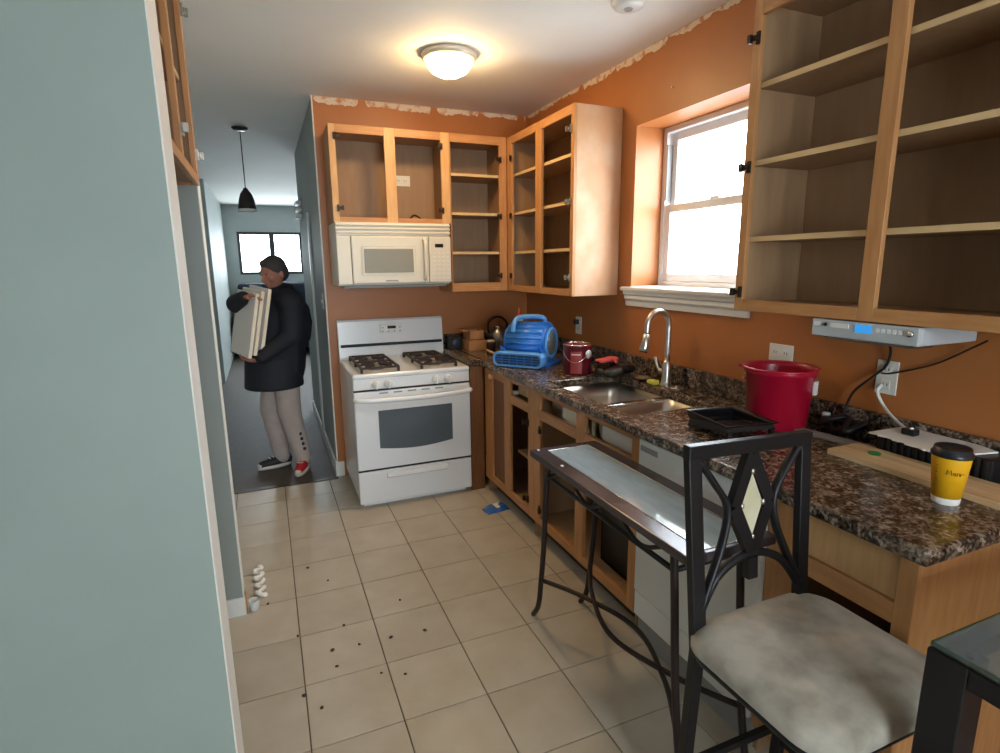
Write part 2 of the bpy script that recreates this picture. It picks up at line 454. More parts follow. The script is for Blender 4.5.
# far window: two lights
fwin = MB(); frame_mb(fwin, 'y', FX0, FX1, FZ0, FZ1, FY+.02, FY+.08, .05); fwin.box((.15, FY+.02, FZ0+.05), (.24, FY+.08, FZ1-.05))
w2 = struct('window_2', fwin, 'door_dark')
MB().box((FX0+.05, FY+.045, FZ0+.05), (.15, FY+.05, FZ1-.05)).build('pane', 'window_glass', w2)
MB().box((.24, FY+.045, FZ0+.05), (FX1-.05, FY+.05, FZ1-.05)).build('pane', 'window_glass', w2)
lw_ = MB(); frame_mb(lw_, 'y', 1.3, 3.4, .6, 2.3, FY+.02, FY+.08, .06); w4 = struct('added_window', lw_, 'door_dark')  # unseen window added to brighten the hall
MB().box((1.36, FY+.045, .66), (3.34, FY+.05, 2.24)).build('pane', 'window_glass', w4)
# rear window
rwin = MB(); frame_mb(rwin, 'y', RX0, RX1, RZ0, RZ1, -2.48, -2.42, .06); rwin.box((.42, -2.48, RZ0+.06), (.48, -2.42, RZ1-.06))
w3 = struct('window_3', rwin, 'white_trim')
MB().box((RX0+.06, -2.455, RZ0+.06), (.42, -2.45, RZ1-.06)).build('pane', 'window_glass', w3)
MB().box((.48, -2.455, RZ0+.06), (RX1-.06, -2.45, RZ1-.06)).build('pane', 'window_glass', w3)
# kitchen window: double hung
XW = 2.135
k = MB(); frame_mb(k, 'x', WY0, WY1, WZ0, WZ1, XW, XW+.075, .03)
w1 = struct('window_1', k, 'vinyl')
ZM = 1.835
up = MB(); frame_mb(up, 'x', WY0+.03, WY1-.03, ZM-.015, WZ1-.03, XW+.040, XW+.066, .042); us = up.build('upper_sash', 'vinyl', w1)
MB().box((XW+.051, WY0+.07, ZM+.02), (XW+.055, WY1-.07, WZ1-.07)).build('pane', 'window_glass', us)
lo = MB(); frame_mb(lo, 'x', WY0+.03, WY1-.03, WZ0+.03, ZM+.022, XW+.008, XW+.034, .042); ls = lo.build('lower_sash', 'vinyl', w1)
MB().box((XW+.019, WY0+.07, WZ0+.07), (XW+.023, WY1-.07, ZM-.02)).build('pane', 'window_glass', ls)
MB().box((XW-.002, 2.27, ZM+.018), (XW+.02, 2.33, ZM+.034), .004).build('sash_lock', 'vinyl', ls)
MB().box((XW+.002, WY1-.036, ZM+.05), (XW+.04, WY1-.028, WZ1-.09), .002).build('jamb_liner', 'print_grey', w1)
sill = MB().box((XR-.045, WY0-.065, WZ0-.022), (XR-.0005, WY1+.05, WZ0), .006).box((XR-.012, WY0+.001, WZ0-.010), (XW+.004, WY1-.001, WZ0+.004), .001)
sl = sill.build('window_sill', 'white_trim', w1)
sp = MB()
prof = [(XR, WZ0-.022), (XR-.036, WZ0-.022), (XR-.034, WZ0-.040), (XR-.024, WZ0-.048), (XR-.026, WZ0-.066), (XR-.016, WZ0-.080), (XR-.012, WZ0-.108), (XR, WZ0-.108)]
A = [sp.bm.verts.new((x, WY0-.05, z)) for x, z in prof]; B = [sp.bm.verts.new((x, WY1+.03, z)) for x, z in prof]
sp.bm.faces.new(A); sp.bm.faces.new(B[::-1])
for i in range(len(prof)):
    sp.bm.faces.new((A[i], B[i], B[(i+1) % len(prof)], A[(i+1) % len(prof)]))
sp.build('sill_apron', 'white_trim', w1)
# small bare nail over the window
single('nail', MB().tube([(XR, 2.42, 2.385), (XR-.02, 2.42, 2.39)], .0035), 'chrome', (XR, 2.42, 2.385), 'small bright nail in the orange wall above the window', 'nail')
# outside
single('picket_fence_ground', MB().box((2.3, -20, -1.2), (30, 30, -1.0)), 'outside_ground', (16, 5, -1.2), 'pale paved ground outside the kitchen window', 'ground')['kind'] = 'structure'
fn = empty('picket_fence', (6.2, 3, -1.0), 'pale picket fence seen faintly through the kitchen window', 'fence')
pk = None
for i in range(26):
    y = 3.2+i*.34
    if pk is None:
        pk = MB().prism([(-.13, 0), (.13, 0), (.13, 2.75), (0, 2.9), (-.13, 2.75)], -.02, .02, 'x').build('picket', 'outside_fence', fn, True); pk.location = (0, y-3, 0)
    else: link_copy(pk, (0, y-3, 0), parent=fn)
for z in (.4, 2.3): MB().box((.03, -.1, z), (.10, 9.2, z+.1)).build('rail', 'outside_fence', fn, True)

# ------------------------------------------------------------ wall cabinets (open, doors taken off)
YF, XF = 3.78, 1.635
class Cab:
    """face-frame cabinet; T maps (u along the front, w depth from the face, z) to the world"""
    def __init__(s, root, T): s.r = root; s.T = T
    def box(s, name, a, b, m, bev=.0015):
        p = s.T(*a); q = s.T(*b)
        lo = tuple(min(x, y) for x, y in zip(p, q)); hi = tuple(max(x, y) for x, y in zip(p, q))
        return MB().box(lo, hi, bev, 1).build(name, m, s.r)
    def hinge(s, u, z, side, m='hinge_metal'):
        # cup-hinge arm left on the stile; side = +1 points towards larger u
        mb = MB()
        def bx(a, b):
            p = s.T(*a); q = s.T(*b)
            mb.box(tuple(min(x, y) for x, y in zip(p, q)), tuple(max(x, y) for x, y in zip(p, q)), .001, 1)
        bx((u-.007, -.009, z-.020), (u+.007, .0, z+.020))
        bx((u, -.016, z-.008), (u+side*.025, -.005, z+.008))
        bx((u+side*.018, -.024, z-.014), (u+side*.032, -.008, z+.014))
        return mb.build('hinge', m, s.r)
def wall_cab(name, label, T, base, u0, u1, z0, z1, dep, stiles, rail_b, rail_t, shelves, mface='maple', side0='maple', side1='maple', inside='cab_inside', top_shelf=True):
    r = empty(name, base, label, 'cabinet', 'wall cabinets with their doors removed')
    c = Cab(r, T)
    FT = .019
    for a, b in stiles: c.box('stile', (a, 0, z0), (b, FT, z1), mface)
    xs = sorted(stiles)
    for (a0, a1), (b0, b1) in zip(xs, xs[1:]):
        c.box('rail', (a1, 0, z0), (b0, FT, z0+rail_b), 'maple_h'); c.box('rail', (a1, 0, z1-rail_t), (b0, FT, z1), 'maple_h')
    c.box('side_panel', (u0+.001, FT, z0), (u0+.015, dep, z1), side0); c.box('side_panel', (u1-.015, FT, z0), (u1-.001, dep, z1), side1)
    c.box('bottom_panel', (u0+.015, FT, z0+.012), (u1-.015, dep, z0+.028), inside); c.box('top_panel', (u0+.015, FT, z1-.028), (u1-.015, dep, z1-.012), inside)
    c.box('back_panel', (u0+.015, dep-.008, z0+.028), (u1-.015, dep, z1-.028), inside)
    c.box('side_lining', (u0+.0145, FT+.001, z0+.029), (u0+.0155, dep-.009, z1-.029), inside, 0); c.box('side_lining', (u1-.0155, FT+.001, z0+.029), (u1-.0145, dep-.009, z1-.029), inside, 0)
    for z in shelves:
        sh = c.box('shelf', (u0+.016, FT+.012, z-.009), (u1-.016, dep-.009, z+.009), inside)
        p = s_ = MB()
        a = T(u0+.016, FT+.008, z-.009); b = T(u1-.016, FT+.0125, z+.009)
        s_.box(tuple(min(x, y) for x, y in zip(a, b)), tuple(max(x, y) for x, y in zip(a, b))).build('edge_band', 'shelf_edge', sh)
    return r, c
TB = lambda u, w, z: (u, YF+w, z)
TR = lambda u, w, z: (XF+w, u, z)
SH = (2.143, 1.885, 1.62)
# A over the microwave
rA, cA = wall_cab('wall_cabinet', 'short two-door wall cabinet above the microwave, doors removed', TB, (.83, YF+.17, 1.815), .44, 1.215, 1.815, 2.40, .338,
                  [(.44, .480), (.782, .852), (1.157, 1.215)], .03, .05, (), 'maple_light')
for u, z, sd in ((.474, 2.33, 1), (.474, 1.90, 1), (1.163, 2.31, -1), (1.163, 1.90, -1)): cA.hinge(u, z, sd, 'hinge_dark')
# B corner on the back wall
rB, cB = wall_cab('wall_cabinet', 'tall narrow wall cabinet with three shelves in the corner beside the microwave', TB, (1.43, YF+.17, 1.352), 1.2155, XF-.001, 1.352, 2.40, .338,
                  [(1.2155, 1.222), (1.578, XF-.001)], .06, .055, SH)
for z in (2.25, 1.87, 1.46): cB.hinge(1.586, z, -1, 'hinge_dark')
# C on the right wall by the window
rC, cC = wall_cab('wall_cabinet', 'tall two-bay wall cabinet left of the window with a worn whitish end panel', TR, (XF+.155, 3.31, 1.352), 2.846, 3.775, 1.352, 2.395, .313,
                  [(2.846, 2.88), (3.248, 3.328), (3.70, 3.775)], .04, .05, SH, side0='side_worn')
for z in (2.27, 1.885, 1.46): cC.hinge(2.874, z, 1)
for z in (2.25, 1.87, 1.46): cC.hinge(3.706, z, -1, 'hinge_dark')
# D big one near the camera
rD, cD = wall_cab('wall_cabinet', 'large wall cabinet with empty shelves right of the window, above the radio', TR, (XF+.155, 1.11, 1.362), .60, 1.622, 1.362, 2.43, .313,
                  [(.60, .64), (1.092, 1.140), (1.588, 1.622)], .04, .07, SH)
for z in (2.29, 1.87, 1.43): cD.hinge(1.594, z, 1, 'hinge_dark')
# E over the fridge recess
EX = -.198
TE = lambda u, w, z: (EX-w, u, z)
rE, cE = wall_cab('wall_cabinet', 'narrow-looking wall cabinet high in the recess behind the near grey-green wall', TE, (EX-.16, 2.09, 1.85), W1Y1+.004, W2Y0-.004, 1.85, 2.60, .32,
                  [(W1Y1+.004, 1.69), (2.06, 2.10), (2.49, W2Y0-.004)], .035, .04, (2.22,), 'maple', inside='cab_inside')
for z in (1.96, 2.46): cE.hinge(2.52, z, 1); cE.hinge(2.08, z, -1)
# outlet and cord inside cabinet A
def outlet(loc, nrm, label, plug=False, horiz=False):
    r = empty('wall_outlet', loc, label, 'outlet', 'wall outlets')
    q = Vector((0, 0, 1)).rotation_difference(Vector(nrm))
    w, h = (.058, .036) if horiz else (.036, .058)
    def L(a, b, name, m, bev=.002):
        mb = MB(); lo = (a[0], a[1], a[2]); mb.box(a, b, bev)
        # local frame: x sideways, y up, z out
        n = Vector(nrm); upv = Vector((0, 0, 1)); sd = upv.cross(n)
        M = Matrix.Identity(4)
        for i in range(3): M[i][0] = sd[i]; M[i][1] = upv[i]; M[i][2] = n[i]
        for v in mb.bm.verts: v.co = M @ v.co
        return mb.build(name, m, r, True)
    L((-w, -h, 0), (w, h, .005), 'face_plate', 'outlet_white')
    for sgn in (-1, 1):
        c = (sgn*.026, 0) if horiz else (0, sgn*.026)
        sck = L((c[0]-.015, c[1]-.016, .005), (c[0]+.015, c[1]+.016, .0075), 'socket', 'outlet_white')
        for t in (-.006, .006): L((c[0]+t-.0012, c[1]-.003, .0075), (c[0]+t+.0012, c[1]+.006, .0078), 'slot', 'black_gap', 0).parent = sck
    if plug: L((-.014, .008, .0075), (.014, .040, .035), 'plug', 'black_plastic', .004)
    return r
outlet((.965, YB-.0085-.001, 2.126), (0, -1, 0), 'white outlet seen inside the cabinet above the microwave', horiz=True)
single('power_cord', MB().tube(spline([(.915, 4.09, 1.95), (.905, 4.07, 1.90), (.90, 4.05, 1.853), (.98, 4.02, 1.856), (1.02, 4.03, 1.885), (1.06, 4.05, 1.878), (1.10, 4.07, 1.853)]), .006), 'black_plastic', (.98, 4.05, 1.846), 'black power cord lying inside the cabinet above the microwave', 'cord')

# ------------------------------------------------------------ microwave
mwx0, mwx1, mwy, mwz0, mwz1 = .44, 1.19, 3.715, 1.412, 1.812
R = empty('microwave', (.815, 3.9, mwz0), 'cream over-the-range microwave above the white stove', 'microwave')
MB().box((mwx0, mwy+.05, mwz0), (mwx1, YB-.003, mwz1), .004).build('body', 'cream_plastic', R)
gr = MB().box((mwx0+.002, mwy+.02, 1.728), (mwx1-.002, mwy+.05, mwz1), .002).build('vent_grille', 'cream_plastic', R)
for kz in range(3):
    z = 1.742+kz*.024
    MB().box((mwx0, mwy+.004, z), (mwx1, mwy+.024, z+.014), .004).build('louvre', 'cream_plastic', gr)
MB().box((mwx0, mwy+.006, mwz0+.01), (mwx0+.086, mwy+.05, 1.726), .004).build('side_fascia', 'cream_plastic', R)
d = MB().box((mwx0+.089, mwy, mwz0+.012), (1.034, mwy+.05, 1.726), .008).build('door', 'cream_plastic', R)
MB().box((.590, mwy-.003, 1.478), (.942, mwy+.001, 1.660), .006).build('window_surround', 'cream_plastic', d)
MB().box((.606, mwy-.004, 1.494), (.926, mwy-.002, 1.645), .004).build('door_window', 'mw_glass', d)
MB().tube(spline([(1.003, mwy, 1.445), (1.003, mwy-.03, 1.47), (1.003, mwy-.034, 1.57), (1.003, mwy-.03, 1.68), (1.003, mwy, 1.705)], 6), .011, 8, flat=.8).build('handle', 'cream_plastic', d)
MB().box((.74, mwy-.001, 1.436), (.82, mwy+.001, 1.446)).build('name_mark', 'print_grey', d)
cp = MB().box((1.038, mwy, mwz0+.012), (mwx1, mwy+.05, 1.726), .006).build('control_panel', 'cream_plastic', R)
MB().box((1.078, mwy-.002, 1.655), (1.135, mwy+.001, 1.678)).build('display', 'display', cp)
bt = None
for ry in range(7):
    for rx in range(4):
        p = (1.058+rx*.032, mwy-.0005, 1.445+ry*.028)
        if bt is None: bt = MB().box((0, -.001, 0), (.022, .0015, .012), .001, 1).build('button', 'white_plastic', cp, True); bt.location = Vector(p)-wloc(cp)
        else: link_copy(bt, Vector(p)-wloc(cp), parent=cp)
MB().box((mwx0+.03, mwy+.02, mwz0-.016), (mwx1-.03, YB-.02, mwz0), .006).build('bottom_plate', 'print_grey', R)

# ------------------------------------------------------------ stove
sx0, sx1, sy = .447, 1.207, 3.43
R = empty('gas_stove', (.827, 3.76, 0), 'white gas range with oven window and four burners', 'stove')
b = MB().box((sx0+.002, sy+.035, .06), (sx1-.002, 4.10, .862), .004).box((sx0+.03, sy+.06, .0), (sx1-.03, 4.08, .06)); b.build('body', 'white_enamel', R)
ct = MB().box((sx0, sy+.004, .850), (sx1, 4.06, .882), .012, 3).build('cooktop', 'white_enamel', R)
bgd = MB().prism([(4.035, .875), (4.02, .90), (4.035, 1.05), (4.045, 1.15), (4.06, 1.163), (4.10, 1.163), (4.10, .875)], sx0, sx1, 'x').build('backguard', 'white_enamel', R)
MB().prism([(4.012, .975), (4.014, .990), (4.04, .995), (4.04, .97)], sx0+.012, sx1-.012, 'x').build('vent_slot', 'black_gap', bgd)
MB().box((.74, 4.030, 1.062), (.905, 4.05, 1.125), .006).build('clock_panel', 'white_plastic', bgd)
MB().box((.795, 4.027, 1.092), (.855, 4.031, 1.112)).build('clock_display', 'display', bgd)
for q in ((.76, 1.10), (.885, 1.10), (.76, 1.075), (.80, 1.073), (.845, 1.073), (.885, 1.075)): MB().box((q[0]-.006, 4.028, q[1]-.004), (q[0]+.006, 4.031, q[1]+.004)).build('button', 'print_grey', bgd)
# grates: two, each over two burners
for gx in (.627, 1.010):
    for gy in (3.60, 3.86):
        bn = MB().lathe([(.046, 0), (.046, .012), (.036, .018), (.034, .026), (.001, .028)], (gx, gy, .882), 20).build('burner', 'burner', R)
    g = MB()
    x0, x1, y0, y1, zz = gx-.115, gx+.115, 3.475, 3.985, .912
    for a, c in (((x0, y0), (x1, y0)), ((x1, y0), (x1, y1)), ((x1, y1), (x0, y1)), ((x0, y1), (x0, y0)), ((x0, 3.73), (x1, 3.73))):
        g.bar((a[0], a[1], zz), (c[0], c[1], zz), .013, .013)
    for gy in (3.60, 3.86):
        for ang in range(4):
            t = math.pi/4+ang*math.pi/2
            g.bar((gx+.028*math.cos(t), gy+.028*math.sin(t), zz+.004), (gx+.118*math.cos(t), gy+.118*math.sin(t), zz), .011, .013)
        g.bar((x0, gy, zz+.002), (gx-.03, gy, zz+.004), .011, .013); g.bar((x1, gy, zz+.002), (gx+.03, gy, zz+.004), .011, .013)
    for fx in (x0, x1):
        for fy in (y0, 3.73, y1): g.box((fx-.008, fy-.008, .880), (fx+.008, fy+.008, zz))
    g.build('grate', 'grate', R)
# front
fp = MB().box((sx0+.002, sy+.008, .782), (sx1-.002, sy+.04, .852), .006).build('control_panel', 'white_enamel', R)
kn = None
for kx in (.588, .666, .975, 1.057):
    if kn is None:
        kn = MB().lathe([(.028, 0), (.027, .012), (.022, .016), (.020, .030), (.001, .031)], (0, 0, 0), 20, (0, -1, 0)).build('knob', 'white_plastic', fp, True)
        kn.location = Vector((kx, sy+.008, .812))-wloc(fp)
        ind = MB().box((-.005, -.040, -.023), (.005, -.022, .023), .002).build('grip', 'white_plastic', kn, True)
    else:
        c = link_copy(kn, Vector((kx, sy+.008, .812))-wloc(fp), parent=fp); link_copy(ind, ind.location, parent=c)
MB().box((sx0+.004, sy+.02, .770), (sx1-.004, sy+.05, .784)).build('gap', 'black_gap', R)
dr = MB().box((sx0+.001, sy, .262), (sx1-.001, sy+.036, .770), .008).build('oven_door', 'white_enamel', R)
wp = [(.592, .645), (1.076, .645), (1.076, .40)] + [(1.076-(.484)*t/12, .40-.022*math.sin(math.pi*t/12)) for t in range(1, 12)] + [(.592, .40)]
MB().prism(wp, sy-.003, sy+.002, 'y').build('oven_window', 'oven_glass', dr)
MB().tube(spline([(sx0+.012, sy+.005, .728), (sx0+.02, sy-.034, .728), (.60, sy-.05, .722), (.827, sy-.055, .719), (1.05, sy-.05, .722), (sx1-.02, sy-.034, .728), (sx1-.012, sy+.005, .728)], 6), .016, 10).build('handle', 'white_enamel', dr)
for q in range(5): MB().box((.605+q*.09, sy-.001, .752), (.66+q*.09, sy+.002, .762)).build('vent', 'print_grey', dr)
MB().box((sx0+.004, sy+.012, .248), (sx1-.004, sy+.05, .264)).build('gap', 'black_gap', R)
dw = MB().box((sx0+.001, sy, .035), (sx1-.001, sy+.036, .249), .008).build('storage_drawer', 'white_enamel', R)
MB().prism([(sy, .236), (sy-.022, .230), (sy-.026, .208), (sy-.012, .196), (sy, .20)], .628, 1.030, 'x').build('handle', 'white_enamel', dw)
for fx in (sx0+.05, sx1-.05):
    for fy in (sy+.08, 4.05): MB().lathe([(.018, 0), (.018, .04)], (fx, fy, 0), 12).build('foot', 'black_gap', R)

# ------------------------------------------------------------ base cabinets, dishwasher, counter
BX, BD, BZ = 1.31, .632, .878
TBASE = lambda u, w, z: (BX+w, u, z)
def base_cab(label, u0, u1, stiles, openings, name='base_cabinet', side1='cab_inside', side0='cab_inside'):
    r = empty(name, (BX+BD/2, (u0+u1)/2, 0), label, 'cabinet', 'base cabinets under the counter')
    c = Cab(r, TBASE); FT = .019
    for a, b in stiles: c.box('stile', (a, 0, .10), (b, FT, BZ-.003), 'maple')
    for a, b, zs in openings:            # zs: list of (z0,z1) rails
        for z0, z1 in zs: c.box('rail', (a, 0, z0), (b, FT, z1), 'maple_h')
    c.box('side_panel', (u0+.001, FT, 0), (u0+.016, BD, BZ-.003), side0); c.box('side_panel', (u1-.016, FT, 0), (u1-.001, BD, BZ-.003), side1)
    c.box('bottom_panel', (u0+.016, FT, .11), (u1-.016, BD, .126), 'cab_inside'); c.box('back_panel', (u0+.016, BD-.008, .126), (u1-.016, BD, BZ-.003), 'cab_inside')
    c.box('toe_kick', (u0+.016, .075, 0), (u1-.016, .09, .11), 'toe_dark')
    return r, c
RL = [(.10, .145), (.715, .768), (.846, BZ-.003)]
# corner + drawer cabinet
r1, c1 = base_cab('open base cabinet in the corner beside the stove with a leftover drawer', 2.684, 3.425, [(2.684, 2.752), (3.01, 3.10), (3.30, 3.425)],
                  [(2.752, 3.01, RL), (3.10, 3.30, [(.10, .145), (.82, BZ-.003)])])
MB().box((BX+.012, 3.101, .146), (BX+.03, 3.299, .819)).build('corner_panel', 'maple_shaded', r1)
dd = MB().box((BX+.05, 2.775, .775), (BX+.062, 2.99, .842)).box((BX+.062, 2.775, .775), (BX+.50, 2.785, .842)).box((BX+.062, 2.98, .775), (BX+.50, 2.99, .842)).build('drawer', 'shelf_edge', r1)
MB().box((BX+.02, 2.985, .770), (BX+.05, 3.005, .79)).build('drawer_slide', 'white_plastic', r1)
MB().lathe([(.006, 0), (.006, .012), (.016, .018), (.017, .028), (.010, .035), (.001, .036)], (BX, 3.27, .835), 16, (-1, 0, 0)).build('knob', 'side_worn', r1)
c1.hinge(2.748, .66, 1, 'hinge_dark'); c1.hinge(2.748, .20, 1, 'hinge_dark'); c1.box('shelf', (2.70, .05, .40), (3.0, .5, .416), 'cab_inside')
# sink base
r2, c2 = base_cab('open sink base cabinet behind the glass-top console table', 1.728, 2.682, [(1.728, 1.782), (2.147, 2.222), (2.606, 2.682)],
                  [(2.222, 2.606, RL), (1.782, 2.147, RL)])
MB().box((BX+.025, 2.225, .772), (BX+.04, 2.40, .845), .004).build('splash_panel', 'cream_plastic', r2)
MB().box((BX+.035, 1.785, .760), (BX+.05, 2.05, .845), .004).build('splash_panel', 'white_plastic', r2)
c2.hinge(2.60, .66, -1, 'hinge_dark'); c2.hinge(2.60, .20, -1, 'hinge_dark')
# black crate standing in it
R = empty('black_crate', (1.58, 2.0, .126), 'black plastic crate standing inside the sink base cabinet', 'crate')
m = MB()
for a, b_ in (((1.40, 1.84, .127), (1.41, 2.12, .45)), ((1.74, 1.84, .127), (1.75, 2.12, .45)), ((1.40, 1.84, .127), (1.75, 1.85, .45)), ((1.40, 2.11, .127), (1.75, 2.12, .45)), ((1.40, 1.84, .127), (1.75, 2.12, .14))): m.box(a, b_)
m.build('body', 'black_plastic', R); frame = MB(); frame.tube([(1.395, 1.835, .45), (1.755, 1.835, .45), (1.755, 2.125, .45), (1.395, 2.125, .45)], .009, 6, closed=True); frame.build('rim', 'tray_black', R)
# dishwasher
R = empty('dishwasher', (1.6, 1.40, 0), 'white dishwasher under the counter behind the stool', 'dishwasher')
DX = 1.296
MB().box((DX+.03, 1.108, .0), (1.90, 1.716, .872)).build('tub', 'print_grey', R)
cpn = MB().box((DX-.002, 1.110, .735), (DX+.03, 1.714, .872), .005).build('control_panel', 'white_plastic', R)
MB().box((DX-.004, 1.60, .828), (DX, 1.70, .850)).build('vent', 'print_grey', cpn)
MB().box((DX-.004, 1.25, .80), (DX, 1.50, .815)).build('latch', 'white_trim', cpn)
MB().box((DX, 1.110, .225), (DX+.03, 1.714, .730), .005).build('door', 'white_plastic', R)
MB().box((DX+.004, 1.110, .115), (DX+.03, 1.714, .220), .004).build('lower_panel', 'white_plastic', R)
MB().box((DX+.06, 1.112, .0), (DX+.075, 1.712, .115)).build('toe_kick', 'black_gap', R)
# end cabinet
r4, c4 = base_cab('maple base cabinet at the open end of the counter near the stool', .70, 1.106, [(.70, .742), (1.012, 1.106)], [(.742, 1.012, [(.10, .145), (.690, .745), (.868, BZ-.003)])], side0='maple')
MB().box((BX+.008, .744, .747), (BX+.024, 1.010, .864), .003).build('drawer_front', 'maple_light', r4)
MB().box((BX+.024, .752, .755), (BX+.50, 1.002, .80)).build('drawer_box', 'cab_inside', r4)
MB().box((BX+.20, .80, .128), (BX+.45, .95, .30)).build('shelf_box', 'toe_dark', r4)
# filler between stove and corner
single('filler_panel', MB().box((1.214, 3.445, .10), (1.308, 3.463, .876), .002).box((1.214, 3.452, 0), (1.308, 3.470, .10)), 'maple_shaded', (1.26, 3.45, 0), 'narrow brown filler panel between the stove and the corner cabinet', 'panel')
# countertop with sink cut-out
CX0, CZ0, CZ1 = 1.275, .880, .920
SKX0, SKX1, SKY0, SKY1 = 1.365, 1.785, 1.865, 2.61
m = MB()
m.box((CX0, .668, CZ0), (XR-.002, SKY0, CZ1), .008, 3).box((CX0, SKY1, CZ0), (XR-.002, YB-.002, CZ1), .008, 3)
m.box((CX0, SKY0-.015, CZ0), (SKX0, SKY1+.015, CZ1), .008, 3).box((SKX1, SKY0-.015, CZ0), (XR-.002, SKY1+.015, CZ1), .008, 3)
m.box((1.211, 3.44, CZ0), (1.30, YB-.002, CZ1), .006, 2)
single('countertop', m, 'granite', (1.6, 2.4, CZ0), 'brown and black granite countertop along the orange wall', 'countertop')
R = empty('backsplash', (1.94, 2.4, CZ1), 'low granite backsplash strip along the orange wall behind the counter', 'backsplash')
MB().box((XR-.022, .668, CZ1+.001), (XR-.001, YB-.023, CZ1+.098), .004).build('side_strip', 'granite', R)
MB().box((1.211, YB-.022, CZ1+.001), (XR-.001, YB-.001, CZ1+.098), .004).build('back_strip', 'granite', R)
# sink
R = empty('kitchen_sink', (1.6, 2.24, .72), 'undermount stainless double-bowl sink below the window', 'sink')
def bowl(x0, x1, y0, y1, zt, zb, name):
    m = MB(); n = 6; r = .05
    def ring(ins, z):
        pts = []
        for cx, cy, a0 in ((x1-ins-r, y1-ins-r, 0), (x0+ins+r, y1-ins-r, 90), (x0+ins+r, y0+ins+r, 180), (x1-ins-r, y0+ins+r, 270)):
            for k in range(n+1):
                a = math.radians(a0+90*k/n); pts.append((cx+r*math.cos(a), cy+r*math.sin(a), z))
        return [m.bm.verts.new(p) for p in pts]
    rs = [ring(-.012, zt), ring(0, zt), ring(.006, zt-.08), ring(.012, zb+.02), ring(.03, zb)]
    for A_, B_ in zip(rs, rs[1:]):
        for k in range(len(A_)):
            f = m.bm.faces.new((A_[k], A_[(k+1) % len(A_)], B_[(k+1) % len(A_)], B_[k])); f.smooth = True
    m.bm.faces.new(rs[-1])
    o = m.build(name, 'steel', R)
    c = ((x0+x1)/2, (y0+y1)/2, zb+.001)
    MB().lathe([(.045, 0), (.042, .004), (.030, .001), (.001, .0)], c, 24).build('drain', 'steel_dark', o)
    return o
bowl(SKX0-.004, SKX1+.004, 2.185, SKY1+.004, CZ0, .70, 'bowl')
bowl(SKX0-.004, SKX1+.004, SKY0-.004, 2.155, CZ0, .73, 'bowl')
MB().box((SKX0-.01, 2.150, .865), (SKX1+.01, 2.190, .884), .006).build('divider', 'chrome', R)
# faucet
R = empty('kitchen_faucet', (1.86, 2.262, CZ1), 'tall brushed-nickel pull-down gooseneck faucet behind the sink', 'faucet')
MB().lathe([(.032, 0), (.032, .006), (.026, .012), (.0235, .03), (.0235, .11), (.018, .12), (.016, .13)], (1.86, 2.262, CZ1), 20).build('base', 'steel', R)
arc = [(1.86, 2.262, CZ1+.12), (1.86, 2.262, 1.20)]
for k in range(0, 11):
    a = math.pi*k/11.0
    arc.append((1.79+.07*math.cos(a), 2.262-.012*k/11, 1.225+.078*math.sin(a)))
arc += [(1.716, 2.248, 1.19)]
MB().tube(spline(arc, 3), .0145, 12).build('spout', 'steel', R)
MB().tube([(1.716, 2.248, 1.195), (1.711, 2.247, 1.16), (1.703, 2.246, 1.125), (1.70, 2.246, 1.112)], [.016, .018, .024, .022], 14).build('spray_head', 'steel', R)
MB().tube([(1.70, 2.246, 1.112), (1.6985, 2.246, 1.106)], [.020, .019], 14).build('nozzle', 'black_plastic', R)
MB().tube(spline([(1.86, 2.285, .985), (1.86, 2.315, .99), (1.855, 2.33, 1.01), (1.845, 2.338, 1.06)], 5), [.014]*6+[.008]*10, 10).build('lever', 'steel', R)

# ------------------------------------------------------------ things on the counter
Z = CZ1
# blue air mover
R = empty('air_mover', (1.53, 3.17, Z), 'blue portable air mover fan on the counter next to the paint can', 'fan', rz=math.radians(-50))
# local: x along the drum, -y the outlet side
def drum_profile(r, n=40): return [(r*math.cos(2*math.pi*k/n), r*math.sin(2*math.pi*k/n)) for k in range(n)]
hs = MB()
pr = [(-.150, .012), (-.155, .022), (-.155, .078), (-.145, .088)]           # snail housing outline (y, z)
arcp = [(.135*math.cos(math.radians(a)), .135+.132*math.sin(math.radians(a))) for a in range(215, -95, -15)]
hs.prism(pr + arcp + [(-.02, .006)], -.135, .135, 'x', smooth=True)
bmesh.ops.bevel(hs.bm, geom=[e for e in hs.bm.edges if abs(abs(e.verts[0].co.x)-.135) < 1e-4 and abs(abs(e.verts[1].co.x)-.135) < 1e-4], offset=.018, segments=3, affect='EDGES')
hs.build('housing', 'blue_plastic', R, True)
n = MB()
def rr(x0, x1, z0, z1, r=.03, k=6):
    out = []
    for cx, cz, a0 in ((x1-r, z1-r, 0), (x0+r, z1-r, 90), (x0+r, z0+r, 180), (x1-r, z0+r, 270)):
        for i in range(k+1):
            a = math.radians(a0+90*i/k); out.append((cx+r*math.cos(a), cz+r*math.sin(a)))
    return out
n.prism(rr(-.165, .165, .006, .092), -.205, -.12, 'y', smooth=True)
noz = n.build('outlet_nozzle', 'blue_light', R, True)
MB().tube([(x, -.206, z) for x, z in rr(-.160, .160, .010, .088)], .006, 6, closed=True).build('outlet_rim', 'blue_light', noz, True)
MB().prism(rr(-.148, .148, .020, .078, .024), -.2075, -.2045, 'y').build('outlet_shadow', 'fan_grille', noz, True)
for zz in (.034, .049, .064): MB().box((-.142, -.211, zz-.0025), (.142, -.207, zz+.0025)).build('grille_bar', 'blue_plastic', noz, True)
for xx in (-.10, -.05, 0, .05, .10): MB().box((xx-.0025, -.213, .022), (xx+.0025, -.2105, .076)).build('grille_bar', 'blue_plastic', noz, True)
